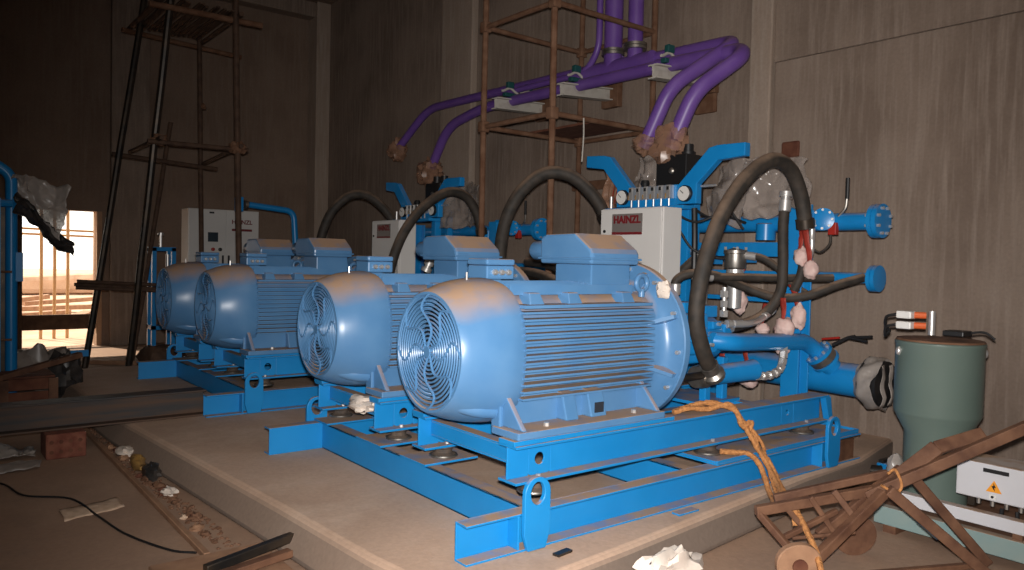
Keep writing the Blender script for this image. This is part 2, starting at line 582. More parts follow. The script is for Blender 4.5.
for i, (x, y, a, s) in enumerate(((2.5, 22, .4, .9), (3.4, 24, -.3, 1.2), (4.2, 27, .2, 1.4), (3.0, 19.5, .7, .5), (2.4, 26, .1, 1.0))):
    c, sn = math.cos(a), math.sin(a)
    o = MB().bar((x - c * s, y - sn * s, FZ + .06), (x + c * s, y + sn * s, FZ + .10 + .05 * i), .3, .12)
    tag(o.build('timber_plank', 'wood_pale'), ('dusty plank lying on sunlit ground outside doorway, %s' %
        ('short one behind the poles', 'long one angled the other way', 'far one near the earth bank', 'small one close to the sill', 'far one showing past the door post')[i]), 'plank', 'planks outside')
tag(MB().box(DX0 + .055, DX1 - .025, YB + 0.02, YB + 0.07, 0.10, 0.36).build('barrier_board', 'rust_dark', bevel=.01),
    'dark red-brown board fixed across the bottom of the bright doorway', 'board')

# ------------------------------------------------------------------ machine skids (two, one behind the other)
def channel_x(m, x0, x1, y, z0, z1, d, fl=0.09, t=0.012):
    m.box(x0, x1, min(y, y - d * t), max(y, y - d * t), z0, z1)
    a, b = sorted((y, y + d * fl))
    m.box(x0, x1, a, b, z1 - t, z1)
    m.box(x0, x1, a, b, z0, z0 + t)
def channel_y(m, y0, y1, x, z0, z1, d, fl=0.10, t=0.012):
    m.box(min(x, x + d * t), max(x, x + d * t), y0, y1, z0, z1)
    a, b = sorted((x, x + d * fl))
    m.box(a, b, y0, y1, z1 - t, z1)
    m.box(a, b, y0, y1, z0, z0 + t)

def lug(xc, y, t=0.028, w=0.172, h=0.385, z0=0.005, zh=0.30, rh=0.047):
    top = h - w / 2
    arc_n, outer, inner = 24, [], []
    for k in range(32):
        a = 2 * PI * k / 32
        ca, sa = math.cos(a), math.sin(a)
        if sa >= 0:
            outer.append(V((xc + w / 2 * ca, y, top + w / 2 * sa)))
        else:
            s = min((w / 2) / max(abs(ca), 1e-6), (top - z0) / max(-sa, 1e-6))
            outer.append(V((xc + s * ca, y, top + s * sa)))
        inner.append(V((xc + rh * ca, y, zh + rh * 1.25 * sa)))
    return MB().ring_plate(outer, inner, (0, t, 0))

skid = thing('machine_skid', 'blue steel base skid with lifting eyes in front of tan rope', 'base frame', (4.0, 4.3, 0), 'twin motor base skids')
m = MB(); channel_x(m, 2.15, 5.92, 3.12, 0.0, 0.20, -1)
for x in (2.48, 5.37):
    m.box(x - 0.006, x + 0.006, 3.035, 3.12, 0.012, 0.188)
m.build('side_beam', 'skid_blue', skid, smooth=0, bevel=.003)
m = MB(); channel_x(m, 2.15, 5.92, 5.60, 0.0, 0.20, 1)
m.build('side_beam', 'skid_blue', skid, smooth=0, bevel=.003)
for x in (2.57, 3.88, 5.36):
    m = MB(); channel_y(m, 3.132, 5.588, x, 0.0, 0.198, 1)
    m.build('cross_beam', 'skid_blue', skid, smooth=0, bevel=.003)
for x in (2.575, 5.47):
    lug(x, 3.0).build('lifting_lug', 'skid_blue', skid, bevel=.004)
    lug(x, 5.695).build('lifting_lug', 'skid_blue', skid, bevel=.004)
for (x0, x1, y0, y1) in ((4.12, 5.90, 3.04, 3.62), (4.12, 5.90, 4.0, 4.40), (4.12, 5.90, 4.62, 5.0), (4.12, 5.90, 5.30, 5.66),
                         (2.545, 2.95, 4.05, 4.36), (2.545, 2.95, 4.62, 4.98), (2.545, 2.95, 5.45, 5.70)):
    m = MB().box(x0, x1, y0, y1, 0.202, 0.216)
    if x0 > 4:
        m.box(x0, x1, y0, y0 + .012, 0.216, 0.236); m.box(x1 - .012, x1, y0 + .012, y1, 0.216, 0.236)
        m.box(x0, x0 + .012, y0 + .012, y1, 0.216, 0.230)
    m.build('mount_plate', 'skid_blue', skid, smooth=0, bevel=.002)
SK = (0.02, 4.13, 0)
skid2 = dup(skid, SK, 'blue steel base skid touching the end of the long rusty beam')

def cell_with_hole(m, xc, hw, z0, z1, y, t, r):
    zc = (z0 + z1) / 2
    outer, inner = [], []
    for k in range(32):
        a = 2 * PI * k / 32
        ca, sa = math.cos(a), math.sin(a)
        s = min(hw / max(abs(ca), 1e-6), (z1 - z0) / 2 / max(abs(sa), 1e-6))
        outer.append(V((xc + s * ca, y, zc + s * sa)))
        inner.append(V((xc + r * ca, y, zc + r * sa)))
    m.ring_plate(outer, inner, (0, t, 0))

def support():
    t = thing('motor_support', 'pair of long blue steel beams on rubber mounts under the motor beside the tan rope', 'support beams', (4.1, 3.715, 0.2), 'blue beams under the motors')
    for y in (3.26, 4.17):
        m = MB()
        x0, x1, z0, z1 = 2.57, 5.70, 0.29, 0.50
        m.box(x0, x1, y - .08, y + .08, z1 - .016, z1)
        m.box(x0, x1, y - .08, y + .08, z0, z0 + .016)
        holes = ((2.80, .034), (5.25, .02))
        xs = x0
        for xc, r in holes:
            m.box(xs, xc - .08, y, y + .012, z0 + .016, z1 - .016)
            cell_with_hole(m, xc, .08, z0 + .016, z1 - .016, y, .012, r)
            xs = xc + .08
        m.box(xs, x1, y, y + .012, z0 + .016, z1 - .016)
        m.build('rail_beam', 'skid_blue', t, smooth=0, bevel=.003)
        for x0, x1 in ((2.56, 3.86),):
            MB().box(x0, x1, y - .072, y + .068, .501, .528).build('foot_pad', 'skid_blue', t, smooth=0, bevel=.003)
        for x in (2.76, 4.30, 5.45):
            m = MB().lathe([(0, .085), (.012, .088), (.020, .075), (.030, .058), (.052, .052), (.062, .066), (.072, .066)], (x, y, .217), (0, 0, 1), 24)
            o = m.build('rubber_mount', 'mount_rubber', t)
            MB().lathe([(0, .089), (.008, .094), (.016, .090), (.017, .070)], (x, y, .217), (0, 0, 1), 28).build('mount_dish', 'steel', o)
            MB().cyl((x, y - .04, .306), (x, y - .04, .322), .014, 6).build('bolt', 'chrome', t)
    m = MB().box(2.66, 2.74, 3.272, 4.17, .452, .464).box(2.66, 2.672, 3.272, 4.17, .372, .452).box(2.66, 2.74, 3.272, 4.17, .36, .372)
    m.build('cross_tie', 'skid_blue', t, smooth=0, bevel=.002)
    m = MB().box(4.9, 5.0, 3.272, 4.17, .40, .48)
    m.build('cross_tie', 'skid_blue', t, smooth=0, bevel=.002)
    MB().prism([(5.66, 3.19, .484), (5.74, 3.19, .484), (5.79, 3.19, .25), (5.74, 3.19, .25)], (0, .05, 0)).build('end_bracket', 'skid_blue', t, smooth=0, bevel=.003)
    return t
sup = support()
dup(sup, (0.0, 1.49, 0), 'pair of blue steel beams under the second motor, with cloth wrapped on its beam end')
dup(sup, SK, 'pair of blue steel beams under the third motor, above the rusty beam end')
dup(sup, (.02, 5.58, 0), 'pair of blue steel beams under the farther motor by the white two-door cabinet')

# ------------------------------------------------------------------ electric motors
def squircle(p):
    def f(t, d=None):
        c, s = abs(math.cos(t)), abs(math.sin(t))
        return (c ** p + s ** p) ** (-1.0 / p)
    return f

def motor():
    ay, az = 3.715, 0.965
    t = thing('electric_motor', 'big dusty blue electric motor closest to the tan rope', 'electric motor', (3.2, ay, 0.529), 'blue electric motors in a row')
    C = V((0, ay, az))
    def P(x, y, z):
        return (x, ay + y, az + z)
    # fan cover: round intake end, swelling to a soft square at the ribs
    def shp(tt, d):
        k = max(0.0, min(1.0, (d - 0.04) / 0.30))
        return 1 + k * (squircle(2.7)(tt) - 1) * 0.75
    prof = [(0.012, .318), (0.0, .326), (0.0, .342), (.012, .352), (.05, .366), (.12, .392), (.20, .410), (.28, .420), (.36, .422), (.385, .415), (.385, .36), (.10, .33), (.03, .318)]
    MB().lathe(prof, (2.335, ay, az), (1, 0, 0), 56, shp, caps=False).build('fan_cover', 'motor_blue', t, smooth=50)
    for sgn in (-1, 1):      # swaged bulge along the lower corners of the cover
        m = MB().tube(smooth_path([P(2.42, sgn * .185, -.265), P(2.52, sgn * .245, -.295), P(2.64, sgn * .272, -.308), P(2.715, sgn * .275, -.308)]), [.01] + [.055] * 23 + [.055], 14)
        m.build('cover_bulge', 'motor_blue', t, smooth=60)
        m = MB().tube(smooth_path([P(2.45, sgn * .225, .255), P(2.55, sgn * .258, .275), P(2.66, sgn * .272, .285), P(2.715, sgn * .275, .288)]), [.01] + [.05] * 23 + [.05], 14)
        m.build('cover_bulge', 'motor_blue', t, smooth=60)
    # intake grille: rings and curved spokes
    m = MB()
    for k in range(12):
        r = .055 + k * .0235
        m.tube(circle((2.343, ay, az), r, (0, 1, 0), (0, 0, 1), 44), .0062, 6, closed=True)
    m.build('intake_grille', 'motor_blue_clean', t)
    sp = MB()
    for k in range(8):
        pts = []
        for i in range(15):
            r = .03 + i * .0213
            a = 2 * PI * k / 8 + .30 * math.sin(i / 14 * 2 * PI)
            pts.append(P(2.339, r * math.cos(a), r * math.sin(a)))
        sp.tube(pts, .0078, 6)
    sp.build('grille_spokes', 'motor_blue_clean', t)
    MB().lathe([(0, .0), (0, .030), (.004, .034), (.02, .034)], (2.330, ay, az), (1, 0, 0), 24).build('grille_hub', 'motor_blue_clean', t)
    # fan inside
    m = MB().lathe([(0, .10), (.06, .10)], (2.43, ay, az), (1, 0, 0), 24)
    for k in range(9):
        a = 2 * PI * k / 9
        u, w_ = V((0, math.cos(a), math.sin(a))), V((0, -math.sin(a), math.cos(a)))
        m.bar(V((2.45, ay, az)) + u * .09, V((2.45, ay, az)) + u * .30, .07, .006, up=V((1, 0, 0)) + w_ * .8)
    m.build('fan', 'fan_dark', t)
    m = MB().lathe([(0, .315), (.01, .315)], (2.50, ay, az), (1, 0, 0), 40)
    m.build('fan_shroud', 'fan_dark', t)
    # ribbed housing: core + level side ribs + shallow top ribs
    m = MB().lathe([(0, .33), (.02, .355), (1.19, .355), (1.21, .34)], (2.69, ay, az), (1, 0, 0), 48, lambda tt, d: squircle(2.6)(tt))
    for sgn in (-1, 1):
        for k in range(13):
            z = -.245 + k * .0402
            yo = .432 - .020 * abs(z / .25) ** 3
            y0, y1 = sorted((sgn * .32, sgn * yo))
            m.box(2.70 + .02 * abs(z), 3.76, ay + y0, ay + y1, az + z - .0062, az + z + .0062)
        y0, y1 = sorted((sgn * .26, sgn * .405))
        m.box(2.715, 3.76, ay + y0, ay + y1, az + .262, az + .280)      # ledge above the ribs
    for k in range(11):
        y = -.24 + k * .048
        m.box(2.725, 3.74, ay + y - .005, ay + y + .005, az + .33, az + .405 - .30 * abs(y) ** 2)
    for k in range(11):
        y = -.24 + k * .048
        m.box(2.725, 3.74, ay + y - .005, ay + y + .005, az - .385, az - .33)
    m.build('ribbed_housing', 'motor_blue', t, smooth=30)
    # bosses on the shoulder
    for x in (2.86, 3.16, 3.62):
        for sgn in (-1, 1):
            m = MB().prism([P(x - .05, sgn * .33, .278), P(x + .06, sgn * .33, .278), P(x + .045, sgn * .30, .345), P(x - .035, sgn * .30, .345)], (0, -sgn * .10, 0))
            m.build('shoulder_boss', 'motor_blue', t, smooth=0, bevel=.006)
    # feet
    for sgn in (-1, 1):
        def Q(x, y, z):
            return (x, ay + sgn * y, z)
        m = MB()
        y0, y1 = sorted((ay + sgn * .29, ay + sgn * .535))
        m.box(2.58, 3.76, y0, y1, .529, .572)
        m.prism([Q(2.62, .30, .572), Q(2.62, .52, .572), Q(2.62, .37, .74), Q(2.62, .30, .76)], (.035, 0, 0))
        m.prism([Q(3.70, .30, .572), Q(3.70, .52, .572), Q(3.70, .37, .74), Q(3.70, .30, .76)], (.035, 0, 0))
        m.prism([Q(3.02, .30, .572), Q(3.02, .43, .572), Q(3.02, .385, .725), Q(3.02, .30, .74)], (.10, 0, 0))
        m.prism([Q(3.22, .30, .572), Q(3.22, .43, .572), Q(3.22, .385, .725), Q(3.22, .30, .74)], (.13, 0, 0))
        y0, y1 = sorted((ay + sgn * .26, ay + sgn * .34))
        m.box(2.60, 3.74, y0, y1, .56, .75)
        m.build('foot', 'motor_blue', t, smooth=0, bevel=.008)
        for x in (2.84, 3.55):
            MB().cyl(Q(x, .46, .572), Q(x, .46, .592), .017, 6).build('bolt', 'chrome', t)
        y0, y1 = sorted((ay + sgn * .432, ay + sgn * .44))
        MB().box(3.24, 3.31, y0, y1, .60, .66).build('drain_plug', 'fan_dark', t)
    # drive-end flange
    m = MB().lathe([(-.20, .36), (-.06, .375), (-.02, .40), (0, .44), (0, .525), (.008, .532), (.052, .532), (.06, .525), (.06, .30), (.05, .30)], (3.935, ay, az), (1, 0, 0), 64)
    for k in range(8):
        a = 2 * PI * (k + .5) / 8
        u = V((0, math.cos(a), math.sin(a)))
        w_ = V((0, -math.sin(a), math.cos(a)))
        c0 = V((0, ay, az))
        m.prism([c0 + V((3.78, 0, 0)) + u * .36 - w_ * .012, c0 + V((3.937, 0, 0)) + u * .36 - w_ * .012, c0 + V((3.937, 0, 0)) + u * .50 - w_ * .012, c0 + V((3.90, 0, 0)) + u * .50 - w_ * .012], w_ * .024)
    m.build('drive_flange', 'motor_blue', t, smooth=40)
    for k in range(12):
        a = 2 * PI * (k + .15) / 12
        u = V((0, math.cos(a), math.sin(a)))
        p = V((3.905, ay, az)) + u * .488
        MB().cyl(p, p + V((.032, 0, 0)), .014, 6).build('bolt', 'chrome', t)
    # terminal box
    x0, x1, y0, y1 = 3.345, 3.775, ay - .265, ay + .225
    b = MB().box(x0 + .05, x1 - .03, y0 + .05, y1 - .10, az + .34, az + .515)
    b.build('box_neck', 'motor_blue_clean', t, smooth=0, bevel=.008)
    b = MB()
    zc0, zc1 = az + .515, az + .705
    prof_yz = [(y0, zc0), (y1, zc0), (y1, zc1 - .02), (y1 - .05, zc1), (y0 + .16, zc1 + .005), (y0 + .02, zc1 - .09), (y0, zc1 - .12)]
    b.prism([(x0, y, z) for y, z in prof_yz], (x1 - x0, 0, 0))
    tb = b.build('terminal_box', 'motor_blue', t, smooth=0, bevel=.016)
    b = MB().box(x0 - .012, x1 + .012, y0 - .014, y1 + .012, zc0 + .028, zc0 + .042)
    b.build('box_rim', 'motor_blue_clean', tb, smooth=0, bevel=.004)
    b = MB().lathe([(0, .066), (.13, .066), (.15, .055)], (x0 + .075, y1 - .01, zc0 + .085), (0, 1, 0), 20)
    b.build('cable_gland', 'motor_blue_clean', t)
    b = MB().prism([(x0 + .02, y0 - .004, zc0 + .05), (x0 + .12, y0 - .004, zc0 + .05), (x0 + .12, y0 + .006, zc1 - .12), (x0 + .02, y0 + .006, zc1 - .12)], (0, .02, 0))
    b.build('rating_plate', 'motor_blue_clean', tb, smooth=0)
    # auxiliary box near the fan cover
    ax, ayy = 2.845, ay + .10
    b = MB().box(ax - .05, ax + .05, ayy - .05, ayy + .05, az + .33, az + .412)
    b.box(ax - .105, ax + .105, ayy - .10, ayy + .10, az + .412, az + .495)
    b2 = b.build('auxiliary_box', 'motor_blue_clean', t, smooth=0, bevel=.01)
    MB().box(ax - .108, ax + .108, ayy - .104, ayy + .104, az + .497, az + .535).build('box_lid', 'motor_blue', b2, smooth=0, bevel=.012)
    for i in range(3):
        p = (ax - .05 + i * .05, ayy - .10, az + .455)
        MB().lathe([(0, .018), (.02, .018), (.03, .012)], p, (0, -1, 0), 10).build('cable_plug', 'chrome', b2)
    # lifting eyes
    for x, y in ((3.80, -.25), (3.80, .25)):
        m = MB().tube(circle(P(x, y - .02, .40), .05, (1, 0, 0), (0, 0, 1), 28), .017, 10, closed=True)
        m.cyl(P(x, y - .02, .36), P(x, y - .02, .31), .022, 12)
        m.build('lifting_eye', 'motor_blue_clean', t)
    MB().cyl(P(2.56, -.05, .40), P(2.56, -.05, .455), .006, 8).build('vent_pin', 'chrome', t)
    return t
mot = motor()
MOT = [mot,
       dup(mot, (0.0, 1.49, 0), 'blue electric motor behind the rope-side one, cloth-wrapped beam end at its fan'),
       dup(mot, (.0, 4.08, 0), 'blue electric motor on the far skid, its intake beside the rusty beam end'),
       dup(mot, (.0, 5.60, 0), 'dim blue electric motor directly in front of the white two-door cabinet')]
tag(MB().blob((3.90, 3.345, 1.325), (.035, .055, .055), amp=.5, freq=2.2, seed=3).build('paper_wad', 'paper_white'),
    'crumpled white paper stuck on the upper flange bolts of the rope-side motor', 'paper')
tag(MB().blob((2.60, 4.98, .44), (.09, .15, .055), 18, 12, amp=.55, freq=2.4, seed=5).build('cloth_bundle', 'paper_white'),
    'dirty white cloth bundle wrapped on the blue beams under the second motor', 'cloth')

# ------------------------------------------------------------------ hydraulic pumps behind the motors
def pump():
    ay, az = 3.715, 0.95
    t = thing('hydraulic_pump', 'blue hydraulic pump behind the rope-side motor, big hose on its flank', 'pump', (4.45, ay, 0.5), 'blue hydraulic pumps')
    MB().lathe([(0, .30), (.05, .30), (.07, .24), (.20, .22), (.22, .25), (.26, .25)], (4.0, ay, az), (1, 0, 0), 36).build('bell_housing', 'pipe_blue', t)
    m = MB().box(4.26, 4.62, ay - .19, ay + .19, az - .17, az + .19)
    m.box(4.30, 4.56, ay - .24, ay - .19, az - .10, az + .10)
    m.build('pump_body', 'pipe_blue', t, smooth=0, bevel=.03, bevel_seg=3)
    m = MB().lathe([(0, .15), (.03, .17), (.22, .165), (.26, .13), (.38, .12), (.40, .09)], (4.62, ay, az - .01), (1, 0, 0), 28)
    m.build('second_stage', 'pipe_blue', t)
    for k in range(6):
        a = 2 * PI * k / 6
        p = V((4.60, ay + .155 * math.cos(a), az - .01 + .155 * math.sin(a)))
        MB().cyl(p, p + V((.06, 0, 0)), .016, 6).build('bolt', 'pipe_blue', t)
    m = MB().box(4.42, 4.58, ay - .12, ay + .08, az + .19, az + .27).box(4.68, 4.84, ay - .10, ay + .10, az + .15, az + .24)
    m.build('valve_block', 'pipe_blue', t, smooth=0, bevel=.012)
    m = MB().lathe([(0, .085), (.03, .085), (.032, .06), (.06, .055), (.065, .075), (.085, .075)], (4.64, ay - .13, az - .02), (0, -1, 0), 24)
    m.build('suction_port', 'pipe_blue', t)
    m = MB().lathe([(0, .07), (.50, .075), (.52, .08), (.54, .08)], (4.50, ay - .26, az - .25), (1, -.05, .02), 24)
    m.build('return_cylinder', 'pipe_blue', t)
    m = MB().lathe([(0, .078), (.05, .085), (.10, .085), (.11, .06)], (4.40, ay - .255, az - .25), (1, -.05, .02), 20)
    m.build('cylinder_cap', 'steel', t)
    m = MB().cyl((4.06, ay - .33, .72), (4.40, ay - .31, .72), .028, 12).cyl((4.03, ay - .33, .72), (4.08, ay - .33, .72), .042, 10)
    m.build('drain_line', 'dark_steel', t)
    for (x, y, z, a, b_, c_) in ((4.33, -.27, .05, .035, .03, .05), (4.48, -.27, -.02, .03, .03, .06), (4.72, -.15, .10, .05, .04, .03), (4.90, -.12, .06, .04, .03, .04), (4.98, -.06, -.02, .03, .05, .05)):
        MB().box(x - a, x + a, ay + y - b_, ay + y + b_, az + z - c_, az + z + c_).build('control_block', 'pipe_blue', t, smooth=0, bevel=.010)
    for (x, y, z) in ((4.36, -.30, .07), (4.36, -.30, .02), (4.50, -.30, -.02), (4.72, -.19, .11)):
        MB().cyl((x, ay + y, az + z), (x, ay + y - .025, az + z), .014, 6).build('bolt', 'chrome', t)
    for x in (4.62, 4.82):
        MB().box(x - .03, x + .03, ay - .20, ay - .14, .50, az - .14).build('support_leg', 'pipe_blue', t, smooth=0, bevel=.006)
    MB().box(4.5, 4.95, ay - .24, ay + .24, .48, .502).build('base_plate', 'pipe_blue', t, smooth=0)
    return t
pm = pump()
dup(pm, (0, 1.49, 0), 'blue hydraulic pump behind the second motor, hidden by its terminal box')
dup(pm, (.02, 4.1, 0), 'blue hydraulic pump behind the third motor')
dup(pm, (.02, 5.6, 0), 'blue hydraulic pump behind the motor by the two-door cabinet')

# ------------------------------------------------------------------ control cabinets
def cabinet():
    x0, x1, y0, y1, z0, z1 = 4.93, 5.16, 4.25, 4.97, 1.27, 1.965
    t = thing('control_cabinet', 'white steel control cabinet with dark red nameplate behind the second motor', 'control cabinet', (5.04, 4.61, z0), 'white control cabinets on the skids')
    MB().box(x0, x1, y0, y1, z0, z1).build('cabinet_body', 'cabinet_white', t, smooth=0, bevel=.008)
    d = MB().box(x0 - .018, x0 - .002, y0 + .008, y1 - .008, z0 + .008, z1 - .008).build('door', 'cabinet_white', t, smooth=0, bevel=.006)
    MB().lathe([(0, .014), (.008, .014)], (x0 - .017, y1 - .06, z1 - .20), (-1, 0, 0), 12).build('door_lock', 'black_plastic', d)
    n = MB().box(x0 - .0235, x0 - .0185, 4.465, 4.815, 1.735, 1.915).build('nameplate', 'plate_grey', t, smooth=0)
    MB().box(x0 - .026, x0 - .0236, 4.465, 4.815, 1.735, 1.757).build('red_stripe', 'letter_red', n, smooth=0)
    text_mesh('lettering', 'HAINZL', .088, 'letter_red', n, (x0 - .0255, 4.64, 1.862), (0, -1, 0), (0, 0, 1), .0015, .004)
    for y in (y0 + .05, y1 - .05):
        MB().box(x0 + .09, x0 + .16, y - .03, y + .03, .53, z0).build('stand_post', 'pipe_blue', t, smooth=0, bevel=.005)
    return t
cab = cabinet()
dup(cab, (.0, 4.28, 0), 'white steel control cabinet with dark red nameplate behind the fourth motor, half hidden by hose')

# ------------------------------------------------------------------ gauge boards with the horn-shaped arms
def gauge_board():
    t = thing('gauge_board', 'blue board of gauges with two horn-like arms above the cabinet by the big hose', 'gauge board', (5.45, 4.7, 0.55), 'blue gauge boards')
    xf, th = 5.40, 0.075
    ra = [(3.82, 2.50), (3.82, 2.39), (4.09, 2.375), (4.30, 2.19), (4.30, 2.02), (4.52, 2.02), (4.52, 2.18), (4.18, 2.49), (4.10, 2.505)]
    la = [(5.68, 2.55), (5.68, 2.435), (5.44, 2.40), (5.25, 2.20), (5.25, 2.02), (5.06, 2.02), (5.06, 2.20), (5.36, 2.515), (5.44, 2.535)]
    MB().prism([(xf, y, z) for y, z in ra], (th, 0, 0)).build('horn_arm', 'pipe_blue', t, smooth=0, bevel=.008)
    MB().prism([(xf, y, z) for y, z in la], (th, 0, 0)).build('horn_arm', 'pipe_blue', t, smooth=0, bevel=.008)
    MB().box(xf + .01, xf + .06, 4.52, 5.06, 2.0, 2.20).build('board_plate', 'pipe_blue', t, smooth=0, bevel=.005)
    MB().box(xf - .10, xf + .08, 4.36, 5.30, 1.97, 2.005).build('board_shelf', 'pipe_blue', t, smooth=0, bevel=.004)
    for y in (4.41, 5.155):
        g = MB().lathe([(0, .072), (.03, .072), (.036, .066)], (xf, y, 2.11), (-1, 0, 0), 28).build('pressure_gauge', 'black_plastic', t)
        MB().lathe([(0, .063), (.003, .063)], (xf - .036, y, 2.11), (-1, 0, 0), 28).build('dial', 'gauge_white', g)
        n = MB().bar((xf - .0415, y, 2.11), (xf - .0415, y + .035, 2.14), .004, .006, up=(1, 0, 0))
        n.build('needle', 'black_plastic', g)
    for k in range(6):
        y = 4.575 + k * .090
        v = MB().box(xf - .05, xf + .01, y - .024, y + .024, 2.075, 2.195).build('pressure_switch', 'chrome', t, smooth=0, bevel=.004)
        MB().box(xf - .056, xf - .050, y - .012, y + .012, 2.15, 2.18).build('switch_window', 'black_plastic', v, smooth=0)
        MB().cyl((xf - .03, y, 2.005), (xf - .03, y, 2.075), .009, 10).build('switch_stem', 'chrome', v)
        MB().cyl((xf - .045, y + .026, 2.08), (xf - .045, y + .026, 2.12), .009, 8).build('yellow_cap', 'trash_yellow', v)
    for y in (4.44, 5.20):
        MB().box(xf + .02, xf + .11, y - .045, y + .045, .24, 1.97).build('support_post', 'pipe_blue', t, smooth=0, bevel=.005)
    MB().cyl((xf - .05, 5.27, 2.005), (xf - .05, 5.27, 2.12), .016, 12).build('bleed_valve', 'chrome', t)
    MB().cyl((xf + .04, 4.28, 2.17), (xf + .04, 4.12, 2.17), .010, 10).build('cross_pin', 'chrome', t)
    return t
gb = gauge_board()
dup(gb, SK, 'blue board of gauges with two horn-like arms on the far skid')

# dark accumulator block behind the gauges
def accumulator():
    t = thing('manifold_block', 'black valve block under the plastic-wrapped purple pipe ends by the wall', 'valve block', (5.75, 4.72, .55), 'black valve blocks')
    MB().box(5.60, 5.86, 4.58, 4.94, 2.05, 2.50).build('block_body', 'black_plastic', t, smooth=0, bevel=.01)
    for y in (4.67, 4.85):
        MB().lathe([(0, .07), (.03, .07), (.035, .05), (.10, .05)], (5.73, y, 2.50), (0, 0, 1), 20).build('port_collar', 'black_plastic', t)
    for y in (4.62, 4.90):
        MB().box(5.74, 5.82, y - .04, y + .04, .24, 2.05).build('support_post', 'pipe_blue', t, smooth=0, bevel=.005)
    MB().blob((5.585, 4.74, 2.35), (.02, .03, .03)).build('pressure_plug', 'steel', t)
    MB().lathe([(0, .035), (.03, .045), (.06, .035)], (5.5, 4.98, 2.21), (0, 0, 1), 14).build('knob', 'black_plastic', t)
    return t
acc = accumulator()
dup(acc, SK, 'black valve block under the purple pipe ends at the far skid')

